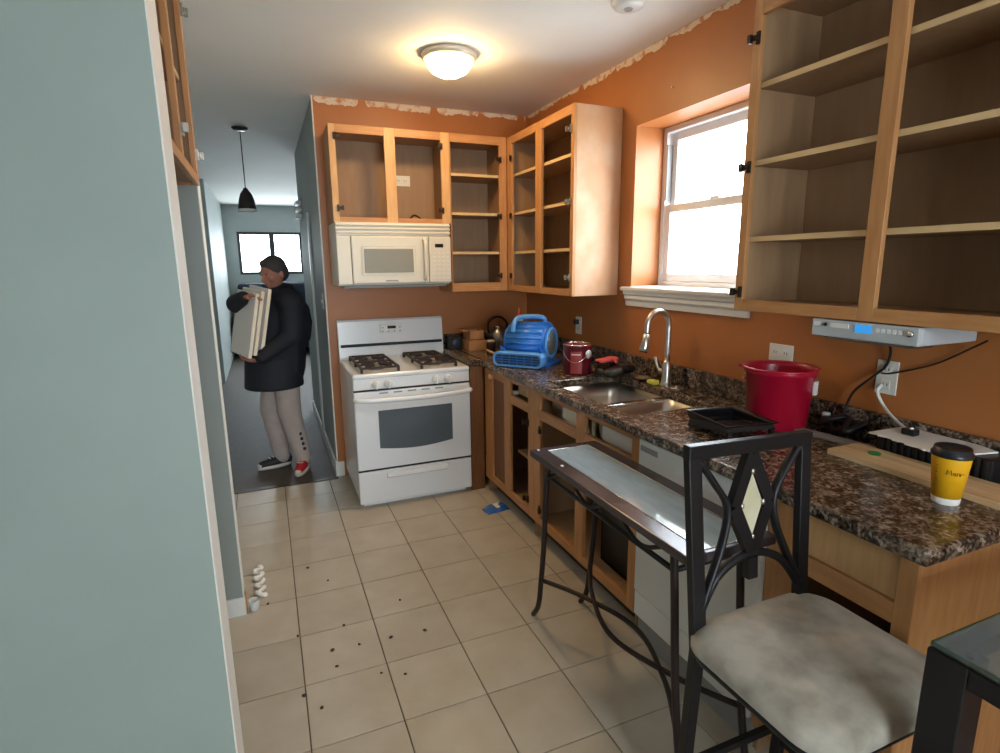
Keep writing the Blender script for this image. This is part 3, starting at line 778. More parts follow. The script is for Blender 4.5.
for sgn in (1, -1):
    rg = MB().tube([(sgn*.138, y, .135+z) for y, z in drum_profile(.088, 32)], .012, 8, closed=True).build('inlet_ring', 'blue_light', R, True)
    MB().lathe([(.086, 0), (.080, .006), (.001, .008)], (sgn*.130, 0, .135), 28, (sgn, 0, 0)).build('inlet_screen', 'fan_inlet', R, True)
    for rad in (.025, .045, .065): MB().tube([(sgn*.140, y, .135+z) for y, z in drum_profile(rad, 24)], .002, 5, closed=True).build('inlet_wire', 'steel_dark', rg, True)
hd = MB().tube(spline([(-.075, -.105, .205), (-.075, -.095, .245), (-.07, -.06, .285), (-.03, -.03, .296), (.06, .0, .296), (.085, .015, .280), (.088, .02, .25)], 5), .015, 8).build('handle', 'blue_light', R, True)
MB().box((-.16, -.12, 0), (.16, .13, .02), .006).build('base', 'blue_plastic', R, True)
# nozzle bottle behind it
R = empty('glue_bottle', (1.645, 3.60, Z), 'slim white nozzle bottle standing behind the blue fan', 'bottle')
MB().lathe([(.026, 0), (.028, .006), (.028, .225), (.020, .25), (.012, .255)], (1.645, 3.60, Z), 18).build('body', 'cup_white', R)
MB().lathe([(.011, 0), (.012, .018), (.004, .06), (.001, .062)], (1.645, 3.60, Z+.255), 12).build('nozzle', 'red_cloth', R)
# dark red paint can
px, py = 1.625, 2.755
R = empty('paint_can', (px, py, Z), 'dark red paint can with wire handle beside the blue fan', 'paint can')
MB().lathe([(.078, 0), (.081, .004), (.081, .155), (.083, .160), (.083, .168), (.076, .168), (.075, .158), (.001, .158)], (px, py, Z), 32).build('body', 'pail_red', R)
MB().tube([(px+.080*math.cos(a*math.pi/16), py+.080*math.sin(a*math.pi/16), Z+.168) for a in range(32)], .004, 6, closed=True).build('rim', 'chrome', R)
lb = MB(); A0 = math.radians(205); A1 = math.radians(250)
def wrap(mb, cx, cy, r0, r1, a0, a1, z0, z1, n=10, off=.0012):
    va = []; 
    for i in range(n+1):
        a = a0+(a1-a0)*i/n
        va.append((mb.bm.verts.new((cx+(r0+off)*math.cos(a), cy+(r0+off)*math.sin(a), z0)), mb.bm.verts.new((cx+(r1+off)*math.cos(a), cy+(r1+off)*math.sin(a), z1))))
    for p, q in zip(va, va[1:]):
        f = mb.bm.faces.new((p[0], q[0], q[1], p[1])); f.smooth = True
    return mb
wrap(lb, px, py, .081, .081, math.radians(212), math.radians(258), Z+.01, Z+.135).build('label', 'pail_label', R)
wrap(MB(), px, py, .081, .081, math.radians(216), math.radians(252), Z+.115, Z+.121, off=.002).build('label_line', 'cup_white', R)
ea = math.radians(288)
MB().lathe([(.024, 0), (.024, .003), (.001, .0035)], (px+.081*math.cos(ea), py+.081*math.sin(ea), Z+.118), 20, (math.cos(ea), math.sin(ea), 0)).build('sticker', 'cup_white', R)
hw = []
for k in range(17):
    t = k/16; a = math.radians(170+120*t); drop = .062*math.sin(math.pi*t)
    hw.append((px+.088*math.cos(a), py+.088*math.sin(a), Z+.135-drop))
MB().tube(hw, .0022, 6).build('wire_handle', 'chrome', R)
# black bag with the red glove
m = MB()
for q in range(14):
    m.ell((1.73+random.uniform(-.06, .10), 2.575+random.uniform(-.10, .10), Z+.028+random.uniform(0, .03)), (random.uniform(.04, .07), random.uniform(.04, .07), random.uniform(.025, .034)), 2)
bagroot = empty('plastic_bag', (1.73, 2.60, Z), 'crumpled black plastic bag on the counter behind the sink', 'bag')
blob(m, 'film', 'black_bag', bagroot, .007, 2)
R = empty('work_glove', (1.74, 2.585, Z+.085), 'red work glove lying on the crumpled black bag', 'glove')
m = MB(); m.ell((1.74, 2.585, Z+.098), (.05, .04, .016), 2)
for q in range(4): m.cap((1.715, 2.56+q*.014, Z+.098), (1.655-.006*abs(q-1.5), 2.535+q*.018, Z+.096), .010, .008)
m.cap((1.74, 2.55, Z+.098), (1.72, 2.505, Z+.094), .010, .008)
blob(m, 'palm', 'red_cloth', R, .005, 2)
# small things round the faucet
single('sink_strainer', MB().lathe([(.034, 0), (.036, .004), (.033, .007), (.022, .004), (.010, .004), (.008, .012), (.001, .013)], (1.866, 2.185, Z), 24), 'steel', (1.866, 2.185, Z), 'round steel sink strainer lying beside the faucet', 'strainer')
single('sponge', MB().box((1.800, 2.285, Z), (1.840, 2.345, Z+.024), .008, 3), 'sponge', (1.82, 2.315, Z), 'small yellow-green sponge by the foot of the faucet', 'sponge')
m = MB().lathe([(.040, 0), (.050, .014), (.052, .016), (.046, .014), (.036, .003), (.001, .003)], (1.835, 2.43, Z), 24)
single('soap_dish', m, 'steel_dark', (1.835, 2.43, Z), 'small round metal dish left of the faucet', 'dish')
# things in the corner next to the stove
R = empty('cardboard_box', (1.40, 3.88, Z), 'brown cardboard box in the counter corner beside the stove', 'box')
MB().box((1.335, 3.80, Z), (1.475, 3.98, Z+.075), .002).build('carton', 'cardboard', R); MB().box((1.335, 3.875, Z+.0755), (1.475, 3.905, Z+.077)).build('tape', 'shelf_edge', R)
R = empty('cardboard_box', (1.42, 3.90, Z+.078), 'smaller open cardboard box stacked on the corner box', 'box')
m = MB(); x0, x1, y0, y1, z0, z1 = 1.35, 1.465, 3.83, 3.97, Z+.078, Z+.145
for a, b_ in (((x0, y0, z0), (x0+.004, y1, z1)), ((x1-.004, y0, z0), (x1, y1, z1)), ((x0, y0, z0), (x1, y0+.004, z1)), ((x0, y1-.004, z0), (x1, y1, z1)), ((x0, y0, z0), (x1, y1, z0+.004))): m.box(a, b_)
m.build('carton', 'cardboard', R); MB().box((x0-.045, y0, z1-.003), (x0, y1, z1), M=None).build('flap', 'cardboard', R)
R = empty('radio_speaker', (1.275, 3.97, Z), 'small black speaker box right beside the stove', 'speaker')
MB().box((1.232, 3.92, Z), (1.318, 4.03, Z+.10), .006).build('case', 'black_plastic', R); MB().lathe([(.032, 0), (.030, .003), (.001, .001)], (1.275, 3.919, Z+.05), 20, (0, -1, 0)).build('cone', 'fan_grille', R)
kx, ky = 1.635, 3.98
R = empty('kettle', (kx, ky, Z), 'shiny dark steel kettle in the counter corner under the cabinets', 'kettle')
MB().lathe([(.070, 0), (.078, .01), (.080, .05), (.070, .10), (.050, .135), (.040, .142), (.001, .143)], (kx, ky, Z), 28).build('body', 'steel_dark', R)
MB().lathe([(.040, 0), (.034, .014), (.010, .02), (.012, .034), (.001, .038)], (kx, ky, Z+.142), 20).build('lid', 'chrome', R)
MB().tube(spline([(kx-.07, ky, Z+.09), (kx-.075, ky, Z+.18), (kx, ky, Z+.225), (kx+.075, ky, Z+.18), (kx+.07, ky, Z+.09)], 5), .008, 8).build('handle', 'black_plastic', R)
MB().tube([(kx-.06, ky-.03, Z+.06), (kx-.11, ky-.06, Z+.10), (kx-.13, ky-.07, Z+.13)], [.018, .013, .010], 10).build('spout', 'steel_dark', R)
R = empty('glass_jar', (1.475, 3.72, Z), 'small dark brown jar in front of the kettle', 'jar')
MB().lathe([(.030, 0), (.034, .005), (.034, .06), (.026, .07)], (1.475, 3.72, Z), 20).build('body', 'iron_brown', R); MB().lathe([(.028, 0), (.028, .014), (.001, .015)], (1.475, 3.72, Z+.07), 20).build('lid', 'lamp_metal', R)
single('paint_brush', MB().tube([(1.44, 3.50, Z+.01), (1.42, 3.60, Z+.02), (1.415, 3.66, Z+.028)], [.006, .009, .005], 8).box((1.425, 3.44, Z+.002), (1.458, 3.50, Z+.016), .003), 'pine_board', (1.44, 3.55, Z), 'thin wooden-handled paint brush lying left of the blue fan', 'brush')
# big red bucket
bx, by = 1.782, 1.515
R = empty('bucket', (bx, by, Z), 'big red plastic bucket on the counter below the outlet', 'bucket')
pr = [(.100, 0), (.104, .006), (.121, .205), (.127, .207), (.129, .222), (.125, .230), (.118, .228), (.116, .212), (.100, .012), (.001, .010)]
MB().lathe(pr, (bx, by, Z), 40).build('shell', 'bucket_red', R)
MB().tube([(bx+.130*math.cos(a*math.pi/20), by+.130*math.sin(a*math.pi/20), Z+.226) for a in range(40)], .0055, 8, closed=True).build('rim', 'bucket_red', R)
sp_ = math.radians(125)
MB().prism([(bx+.115*math.cos(sp_-.2), by+.115*math.sin(sp_-.2)), (bx+.15*math.cos(sp_), by+.15*math.sin(sp_)), (bx+.115*math.cos(sp_+.2), by+.115*math.sin(sp_+.2))], Z+.215, Z+.228).build('pour_lip', 'bucket_red', R)
ang = math.radians(-62)
ex, ey = bx+.124*math.cos(ang), by+.124*math.sin(ang)
MB().box((-.014, -.006, -.03), (.014, .008, .022), .003, M=Matrix.Translation((ex, ey, Z+.165)) @ Matrix.Rotation(ang+math.pi/2, 4, 'Z')).build('handle_ear', 'white_plastic', R)
MB().tube([(bx+.132*math.cos(ang+k*math.pi/14), by+.132*math.sin(ang+k*math.pi/14), Z+.17-.02*math.sin(k*math.pi/14)) for k in range(15)], .0025, 6).build('wire_handle', 'chrome', R)
# black roller tray
R = empty('paint_tray', (1.545, 1.515, Z), 'black plastic paint roller tray at the counter edge by the red bucket', 'paint tray', rz=math.radians(-9))
m = MB(); wl, wr_, L0, L1 = -.105, .105, -.13, .12     # local x: depth to the wall, y along the counter (deep end +y)
def ringT(ins, zf):
    q = []
    for x, y in ((wl, L0), (wr_, L0), (wr_, L1), (wl, L1)):
        q.append(m.bm.verts.new((x-math.copysign(ins, x), y-math.copysign(ins, y), zf(y))))
    return q
r0 = ringT(-.010, lambda y: .062); r1_ = ringT(0, lambda y: .064); r2_ = ringT(.014, lambda y: .012 if y > 0 else .052)
r0b = ringT(-.013, lambda y: .057); r2b = ringT(.006, lambda y: .001 if y > 0 else .040)
for A_, B_ in ((r0, r1_), (r1_, r2_), (r0, r0b), (r0b, r2b)):
    for k in range(4): m.bm.faces.new((A_[k], A_[(k+1) % 4], B_[(k+1) % 4], B_[k]))
m.bm.faces.new(r2_); m.bm.faces.new(r2b)
m.build('shell', 'tray_black', R, True)
for k in range(6):
    y = -.09+k*.024; z = .012+(.052-.012)*(.145-y)/.29
    MB().bar((wl+.03, y, z+.002), (wr_-.03, y, z+.002), .006, .004).build('ridge', 'tray_black', R, True)
for x in (wl+.02, wr_-.02): MB().box((x-.008, L0+.005, 0), (x+.008, L0+.02, .045)).build('foot', 'tray_black', R, True)
# grey strip, cable clutter
single('wood_shim', MB().box((-.024, -.14, 0), (.024, .14, .012), .003, M=Matrix.Translation((1.80, 1.285, Z)) @ Matrix.Rotation(.12, 4, 'Z')), 'grey_strip', (1.80, 1.285, Z), 'grey flat strip on the counter right of the red bucket', 'strip')
single('cable_bundle', MB().tube(spline([(1.90, 1.40, Z+.02), (1.84, 1.36, Z+.05), (1.88, 1.30, Z+.07), (1.83, 1.27, Z+.035), (1.90, 1.25, Z+.06), (1.86, 1.33, Z+.018), (1.91, 1.37, Z+.045), (1.87, 1.24, Z+.02)], 8), .011, 8), 'black_plastic', (1.88, 1.3, Z), 'tangled black cable lying by the wall under the radio', 'cable')
single('bottle_cap', MB().lathe([(.014, 0), (.015, .002), (.015, .012), (.012, .014), (.001, .014)], (1.868, 1.375, Z+.06), 16), 'clear_plastic', (1.868, 1.375, Z+.06), 'small clear plastic cap caught in the black cable', 'cap')
# board
R = single('wood_board', MB().box((1.655, .60, Z), (1.80, 1.20, Z+.019), .002), 'pine_board', (1.73, .82, Z), 'long pale pine board lying on the counter behind the coffee cup', 'board')
single('green_disc', MB().lathe([(.017, 0), (.018, .002), (.018, .004), (.001, .004)], (1.735, 1.10, Z+.0195), 20), 'green_plastic', (1.735, 1.10, Z+.0195), 'flat green plastic disc on the pine board', 'disc')
# black tray with white ragged sheet
R = empty('storage_tray', (1.86, 1.0, Z), 'black ribbed plastic tray by the wall under a white sheet', 'tray')
m = MB().box((1.815, .83, Z), (1.925, 1.15, Z+.072), .006); m.build('tub', 'black_plastic', R)
for k in range(15): MB().box((1.808, .836+k*.0205, Z+.004), (1.816, .846+k*.0205, Z+.070), .002).build('rib', 'black_plastic', R)
m = MB(); pts = []
nn = 30
for k in range(nn+1): pts.append((1.755+.012*random.random()-.03*k/nn, 1.14-.24*k/nn))
pts += [(1.90, .86), (1.922, .92), (1.922, 1.09), (1.90, 1.135)]
m.prism(pts, Z+.0735, Z+.078, 'z')
single('paper_sheet', m, 'paper_white', (1.84, 1.0, Z+.0735), 'white sheet with a ragged edge on top of the black tray', 'sheet')
single('plug_adapter', MB().box((1.825, 1.045, Z+.0785), (1.855, 1.085, Z+.098), .004), 'black_plastic', (1.84, 1.065, Z+.0785), 'small black plug on the white sheet at the cord end', 'plug')
# cords
single('charging_cable', MB().tube(spline([(XR-.010, 1.235, 1.118), (XR-.026, 1.236, 1.095), (1.926, 1.215, 1.055), (1.905, 1.165, 1.025), (1.87, 1.10, 1.008), (1.84, 1.06, 1.018)], 8), .0055, 8), 'outlet_white', (1.9, 1.15, 1.0), 'white cord from the wall outlet to the white sheet', 'cord')
single('audio_cable', MB().tube(spline([(1.88, 1.215, 1.31), (1.93, 1.215, 1.25), (1.938, 1.225, 1.19), (1.93, 1.265, 1.14), (1.92, 1.315, 1.08), (1.915, 1.335, 1.02), (1.90, 1.33, .985)], 8), .0045, 8), 'black_plastic', (1.92, 1.27, 1.0), 'black cord hanging from the radio past the outlet', 'cord')
single('thin_cord', MB().tube(spline([(1.90, .93, 1.31), (1.935, .99, 1.275), (1.94, 1.08, 1.215), (1.94, 1.20, 1.165), (1.94, 1.24, 1.158)], 8), .0028, 6), 'black_plastic', (1.93, 1.08, 1.158), 'thin dark cord running diagonally to the outlet under the radio', 'cord')
outlet((XR-.0005, 3.29, 1.128), (-1, 0, 0), 'outlet with a black plug on the wall above the paint can', plug=True)
outlet((XR-.0005, 1.66, 1.168), (-1, 0, 0), 'white outlet just above the rim of the red bucket', horiz=True)
outlet((XR-.0005, 1.225, 1.145), (-1, 0, 0), 'white outlet under the radio with cords crossing it')
# radio
R = empty('under_cabinet_radio', (1.76, 1.115, 1.298), 'silver radio with blue display hanging under the large wall cabinet', 'radio')
MB().box((1.64, .955, 1.305), (1.90, 1.28, 1.358), .006).build('case', 'radio_silver', R)
fp = MB().box((1.628, .955, 1.306), (1.642, 1.28, 1.358), .003).build('front_panel', 'radio_silver', R)
MB().box((1.626, 1.085, 1.328), (1.629, 1.135, 1.352)).build('display', 'lcd_blue', fp)
MB().box((1.626, 1.155, 1.336), (1.629, 1.215, 1.350)).build('slot', 'white_plastic', fp)
for q in range(5): MB().box((1.626, .998+q*.016, 1.334), (1.629, 1.008+q*.016, 1.346), .001, 1).build('button', 'white_plastic', fp)
MB().lathe([(.009, 0), (.008, .008), (.001, .009)], (1.628, .975, 1.339), 16, (-1, 0, 0)).build('knob', 'chrome', fp); MB().lathe([(.006, 0), (.006, .004), (.001, .005)], (1.628, 1.232, 1.343), 12, (-1, 0, 0)).build('knob', 'black_plastic', fp)
MB().box((1.626, 1.248, 1.338), (1.629, 1.272, 1.350)).build('badge', 'white_plastic', fp)
MB().box((1.632, .965, 1.298), (1.72, 1.24, 1.306), .003).build('bottom_tray', 'steel_dark', R)
# coffee cup
cx, cy = 1.592, .815
R = empty('coffee_cup', (cx, cy, Z), 'yellow paper coffee cup with black lid and handwriting on the counter end', 'cup')
MB().lathe([(.029, 0), (.030, .002), (.0318, .018), (.0318, .0185)], (cx, cy, Z), 32).build('base_band', 'cup_white', R)
MB().lathe([(.0318, .018), (.0425, .128), (.0425, .130)], (cx, cy, Z), 32).build('sleeve', 'cup_yellow', R)
MB().lathe([(.0445, .127), (.0455, .130), (.0450, .136), (.041, .140), (.0395, .150), (.037, .151), (.035, .146), (.001, .146)], (cx, cy, Z), 32).build('lid', 'cup_lid', R)
view = math.atan2(-cy, -cx)
def on_cup(t, z): # t metres sideways to the right as seen by the camera
    r = .0318+(z-.018)/.11*.0107+.0004; a = view+t/r
    return (cx+r*math.cos(a), cy+r*math.sin(a), Z+z)
strokes = [[(0, 0), (.002, .011), (.005, .003), (.008, .011), (.010, 0)], [(.016, .005), (.013, .006), (.012, .002), (.015, .001), (.0165, .006), (.0175, 0)], [(.0195, 0), (.020, .006), (.0235, .006), (.024, 0)], [(.026, 0), (.0265, .006)], [(.029, .003), (.033, .004)]]
for st in strokes:
    MB().tube([on_cup(-.006+t*1.15, .084+zz*1.3) for t, zz in st], .0009, 5).build('handwriting', 'ink', R)
for k in range(7): MB().tube([on_cup(-.030, .05+k*.009), on_cup(-.0265-.002*(k % 2), .05+k*.009)], .0007, 5).build('order_mark', 'ink', R)

# ------------------------------------------------------------ console table
TX0, TX1, TY0, TY1, TZ = .950, 1.262, 1.035, 1.980, .790
R = empty('console_table', ((TX0+TX1)/2, (TY0+TY1)/2, 0), 'dark metal console table with inset glass top beside the counter', 'table')
bw = .062
fr = [((TX0, TY0), (TX0+bw, TY1)), ((TX1-bw, TY0), (TX1, TY1)), ((TX0+bw, TY0), (TX1-bw, TY0+.018)), ((TX0+bw, TY1-.045), (TX1-bw, TY1))]
for a, b_ in fr: MB().box((a[0], a[1], TZ-.028), (b_[0], b_[1], TZ), .004).build('top_frame', 'table_slate', R)
MB().box((TX0+bw-.006, TY0+.016, TZ-.010), (TX1-bw+.006, TY1-.041, TZ-.002)).build('glass_panel', 'dusty_sheen_glass', R)
MB().tube([(TX0+bw, TY0+.018, TZ), (TX1-bw, TY0+.018, TZ), (TX1-bw, TY1-.045, TZ), (TX0+bw, TY1-.045, TZ)], .0022, 6, closed=True).build('inner_edge', 'chrome', R)
for sx_ in (TX0+.035, TX1-.035):
    for ydir, yb in ((1, TY1-.05), (-1, TY0+.05)):
        p = spline([(sx_, yb-.045*ydir, TZ-.028), (sx_, yb-.03*ydir, .60), (sx_, yb-.012*ydir, .38), (sx_, yb+.012*ydir, .20), (sx_, yb+.035*ydir, .08), (sx_, yb+(.085 if ydir > 0 else .058)*ydir, .004)], 6)
        MB().tube(p, .0115, 8).build('leg', 'iron_brown', R)
for sx_, s2 in ((TX0+.035, 1), (TX1-.035, -1)):
    MB().tube(spline([(sx_, TY0+.042, .215), (sx_+s2*.10, TY0+.22, .215), (sx_+s2*.175, (TY0+TY1)/2, .215), (sx_+s2*.10, TY1-.22, .215), (sx_, TY1-.042, .215)], 8), .0095, 8).build('stretcher', 'iron_brown', R)
    xs = sx_
    MB().tube([(xs, TY0+.09, .700), (xs, TY1-.09, .700)], .0085, 8).build('apron_rail', 'iron', R)
    wv = [(xs, TY0+.095+(TY1-TY0-.19)*k/40, .730+.027*math.cos(2*math.pi*k/40*2.5)) for k in range(41)]
    MB().tube(wv, .007, 7).build('scroll', 'iron', R)
for yy in (TY0+.09, TY1-.09):
    MB().tube([(TX0+.035, yy, .700), (TX1-.035, yy, .700)], .0085, 8).build('apron_rail', 'iron', R)
    MB().tube([(TX0+.045+(TX1-TX0-.09)*k/20, yy, .730+.027*math.cos(2*math.pi*k/20)) for k in range(21)], .007, 7).build('scroll', 'iron', R)
for q in ((TX0+.03, TY1-.22), (TX0+.03, TY1-.02)): MB().ell((q[0], q[1], TZ+.001), (.006, .009, .0025), 2).build('paint_spot', 'cup_white', R)

# ------------------------------------------------------------ counter stool
R = empty('counter_stool', (1.07, .75, 0), 'black metal counter stool with diamond back and worn grey suede seat', 'stool')
def bp(x, z):       # point on the slightly reclined back
    return (x, .921+(z-.652)*.095, z)
TLp, TRp = bp(0.8618, 1.1166), bp(1.2455, 1.1034)
MB().bar(bp(0.890, 0.6139), bp(0.878, 1.1242), .038, .022, (0, 1, 0), .003).build('back_post', 'iron', R)
MB().bar(bp(1.226, 0.6139), bp(1.236, 1.111), .036, .022, (0, 1, 0), .003).build('back_post', 'iron', R)
MB().bar(bp(0.860, 1.111), bp(1.253, 1.0977), .026, .034, (0, 0, 1), .003).build('top_rail', 'iron', R)
ctr = 1.0560; zc_ = 0.9588
dm = MB()
dpts = [(ctr, zc_+.125), (ctr+.056, zc_), (ctr, zc_-.125), (ctr-.056, zc_)]
for a, b_ in zip(dpts, dpts[1:]+dpts[:1]): dm.bar(bp(*a), bp(*b_), .032, .020, (0, 1, 0))
dia = dm.build('diamond_frame', 'iron', R)
for zz in (zc_+.135, zc_-.135):
    MB().bar(bp(ctr, zz), bp(ctr, zz+(.02 if zz > zc_ else -.055)), .03, .02, (0, 1, 0)).build('diamond_tab', 'iron', dia)
st = MB(); q = [(ctr, zc_+.082), (ctr+.034, zc_), (ctr, zc_-.082), (ctr-.034, zc_)]
A_ = [st.bm.verts.new(Vector(bp(*p))+Vector((0, -.005, 0))) for p in q]; B_ = [st.bm.verts.new(Vector(bp(*p))+Vector((0, .005, 0))) for p in q]
st.bm.faces.new(A_); st.bm.faces.new(B_[::-1])
for k in range(4): st.bm.faces.new((A_[k], A_[(k+1) % 4], B_[(k+1) % 4], B_[k]))
st.build('stone_inlay', 'diamond_stone', dia)
for p in q: MB().ell(Vector(bp(*p))+Vector((0, -.008, 0)), (.006, .004, .008), 2).build('clip', 'steel', dia)
for sgn, xe in ((-1, .897), (1, 1.222)):
    cv = spline([bp(xe, 1.0864), bp(ctr+sgn*.112, zc_+.065), bp(ctr+sgn*.074, zc_), bp(ctr+sgn*.092, zc_-.09), bp(xe-sgn*.0, zc_-.235)], 8)
    MB().tube(cv, .0125, 8, flat=.7).build('curved_bar', 'iron', R)
MB().tube(spline([bp(0.895, 0.7131), bp(0.955, 0.7982), bp(ctr, .832), bp(1.1529, 0.7982), bp(1.222, 0.7131)], 8), .011, 8).build('lower_arch', 'iron', R)
# seat
sm = MB(); sx0_, sx1_, sy0_, sy1_ = .848, 1.290, .548, .948
def seat_ring(ins, z, r):
    return [(x, y, z+.018) for x, y in rr(sx0_+ins, sx1_-ins, sy0_+ins, sy1_-ins, r, 8)]
rings = []
for ins, z, r in ((.012, 0.6198, .07), (0, 0.6273, .08), (0, 0.6462, .08), (.006, 0.6614, .085), (.022, 0.6718, .08), (.06, 0.6784, .07), (.12, 0.6822, .04)):
    rings.append([sm.bm.verts.new(p) for p in seat_ring(ins, z, r)])
for A_, B_ in zip(rings, rings[1:]):
    for k in range(len(A_)):
        f = sm.bm.faces.new((A_[k], A_[(k+1) % len(A_)], B_[(k+1) % len(A_)], B_[k])); f.smooth = True
f = sm.bm.faces.new(rings[-1]); f.smooth = True; sm.bm.faces.new(rings[0][::-1])
sm.build('seat', 'suede', R)
MB().tube([p for p in seat_ring(.016, 0.6113, .07)], .010, 8, closed=True).build('seat_frame', 'iron', R)
legs = {'bl': ((.890, .921, .62), (.905, .968, 0)), 'br': ((1.226, .921, .62), (1.25, .968, 0)), 'fl': ((.885, .585, .60), (.865, .54, 0)), 'fr': ((1.245, .585, .60), (1.262, .54, 0))}
for a, b_ in legs.values(): MB().bar(a, b_, .030, .026, (0, 1, 0), .003).build('leg', 'iron', R)
def on_leg(kk, z):
    a, b_ = legs[kk]; t = (a[2]-z)/a[2]; return tuple(a[i]+(b_[i]-a[i])*t for i in range(3))
for a, b_, z in (('bl', 'br', .26), ('fl', 'fr', .27), ('bl', 'fl', .21), ('br', 'fr', .21)):
    MB().bar(on_leg(a, z), on_leg(b_, z), .016, .020).build('stretcher', 'iron', R)

# ------------------------------------------------------------ near table, lower right
NX0, NX1, NY0, NY1, NZ = 1.0, 1.80, -.55, .505, .895
R = empty('pub_table', (1.4, 0, 0), 'black square-legged high table with a glass top, cut by the right edge', 'table')
lw = .062
for x in (NX0, NX1-lw):
    for y in (NY1-lw, NY0): MB().box((x, y, 0), (x+lw, y+lw, NZ-.008), .003).build('leg', 'iron', R)
MB().box((NX0+lw, NY1-.03, NZ-.045), (NX1-lw, NY1-.002, NZ-.008), .002).build('rail', 'iron', R); MB().box((NX0+lw, NY0+.002, NZ-.045), (NX1-lw, NY0+.03, NZ-.008), .002).build('rail', 'iron', R)
MB().box((NX0+.002, NY0+lw, NZ-.045), (NX0+.03, NY1-lw, NZ-.008), .002).build('rail', 'iron', R); MB().box((NX1-.03, NY0+lw, NZ-.045), (NX1-.002, NY1-lw, NZ-.008), .002).build('rail', 'iron', R)
MB().box((NX0+.006, NY0+.006, NZ-.004), (NX1-.006, NY1-.006, NZ+.004), .001, 1).build('glass_top', 'sheen_glass', R)
ge = MB()
for a, b_ in (((NX0+.003, NY0+.003), (NX0+.006, NY1-.003)), ((NX1-.006, NY0+.003), (NX1-.003, NY1-.003)), ((NX0+.006, NY0+.003), (NX1-.006, NY0+.006)), ((NX0+.006, NY1-.006), (NX1-.006, NY1-.003))):
    MB().box((a[0], a[1], NZ-.004), (b_[0], b_[1], NZ+.004)).build('glass_rim', 'glass_edge', R)
for q in ((NX0+.02, NY1-.02), (NX0+.035, NY1-.045)): MB().lathe([(.006, 0), (.006, .004)], (q[0], q[1], NZ-.008), 12).build('pad', 'black_plastic', R)

# ------------------------------------------------------------ lamps
R = empty('ceiling_lamp', (1.01, 3.10, ZC), 'lit dome ceiling lamp with frosted glass above the kitchen', 'lamp')
MB().lathe([(.145, 0), (.148, -.012), (.140, -.030), (.128, -.034)], (1.01, 3.10, ZC), 40, caps=True).build('rim', 'lamp_metal', R)
MB().lathe([(.128, -.030), (.118, -.060), (.095, -.088), (.060, -.106), (.025, -.114), (.001, -.116)], (1.01, 3.10, ZC), 40, caps=False).build('glass_dome', 'lamp_glass', R)
MB().lathe([(.010, -.112), (.010, -.120), (.005, -.128), (.001, -.130)], (1.01, 3.10, ZC), 12).build('finial', 'lamp_metal', R)
R = empty('smoke_detector', (1.54, 2.235, ZC), 'round white smoke detector on the ceiling at the top edge', 'detector')
MB().lathe([(.070, 0), (.070, -.012), (.060, -.028), (.04, -.034), (.001, -.035)], (1.54, 2.235, ZC), 32).build('housing', 'white_plastic', R); MB().lathe([(.02, -.034), (.018, -.038), (.001, -.039)], (1.54, 2.235, ZC), 16).build('sensor_cap', 'print_grey', R)
R = empty('pendant_lamp', (-.076, 5.23, ZC), 'small dark pendant lamp hanging in the hallway', 'lamp')
MB().lathe([(.062, 0), (.062, -.008), (.048, -.022), (.001, -.024)], (-.076, 5.23, ZC), 28).build('canopy', 'pendant', R)
MB().tube([(-.076, 5.23, ZC-.02), (-.076, 5.23, 2.15)], .004, 6).build('cord', 'pendant', R)
MB().lathe([(.014, 2.175), (.022, 2.16), (.044, 2.13), (.060, 2.08), (.068, 2.03), (.070, 2.005)], (-.076, 5.23, 0), 28, caps=False).build('shade', 'pendant', R)
MB().lathe([(.070, 2.008), (.071, 1.990), (.066, 1.988), (.065, 2.006)], (-.076, 5.23, 0), 28, caps=False).build('shade_rim', 'pendant_white', R)
MB().ell((-.076, 5.23, 2.04), (.028, .028, .04), 2).build('bulb', 'pendant_white', R)

# ------------------------------------------------------------ floor litter
m = MB(); pts = [(-.075, -.045), (.06, -.055), (.08, .03), (-.05, .05)]
R = empty('snack_packet', (1.245, 3.10, 0), 'crumpled blue packet on the floor tiles in front of the corner cabinet', 'packet', rz=.2)
m = MB(); g = [[None]*7 for _ in range(5)]
for i in range(5):
    for j in range(7):
        e = min(i, 4-i, 1)*min(j, 6-j, 1)
        g[i][j] = m.bm.verts.new((-.078+.026*j+random.uniform(-.004, .004), -.048+.024*i+random.uniform(-.004, .004), .004+e*(.018+random.uniform(-.006, .012))))
for i in range(4):
    for j in range(6): m.bm.faces.new((g[i][j], g[i][j+1], g[i+1][j+1], g[i+1][j]))
bot = [m.bm.verts.new((v.co.x, v.co.y, .0005)) for v in (g[0]+[g[i][6] for i in range(1, 5)]+g[4][5::-1]+[g[i][0] for i in (3, 2, 1)])]
ring = g[0]+[g[i][6] for i in range(1, 5)]+g[4][5::-1]+[g[i][0] for i in (3, 2, 1)]
for k in range(len(bot)): m.bm.faces.new((ring[k], bot[k], bot[(k+1) % len(bot)], ring[(k+1) % len(bot)]))
m.bm.faces.new(bot[::-1]); m.build('wrapper', 'blue_pack', R, True)
MB().box((-.01, -.025, .024), (.045, .025, .030), .003, M=Matrix.Rotation(.15, 4, 'X')).build('label_patch', 'cup_white', R, True)
wv = [(-.158+.018*math.sin(k*.9)+.02*(k/30), 2.93-.29*k/30, .014+.005*math.sin(k*1.7)) for k in range(31)]
single('coiled_hose', MB().tube(spline(wv, 2), .011, 8), 'cup_white', (-.15, 2.75, 0), 'white wavy plastic hose on the floor by the wall end', 'hose')
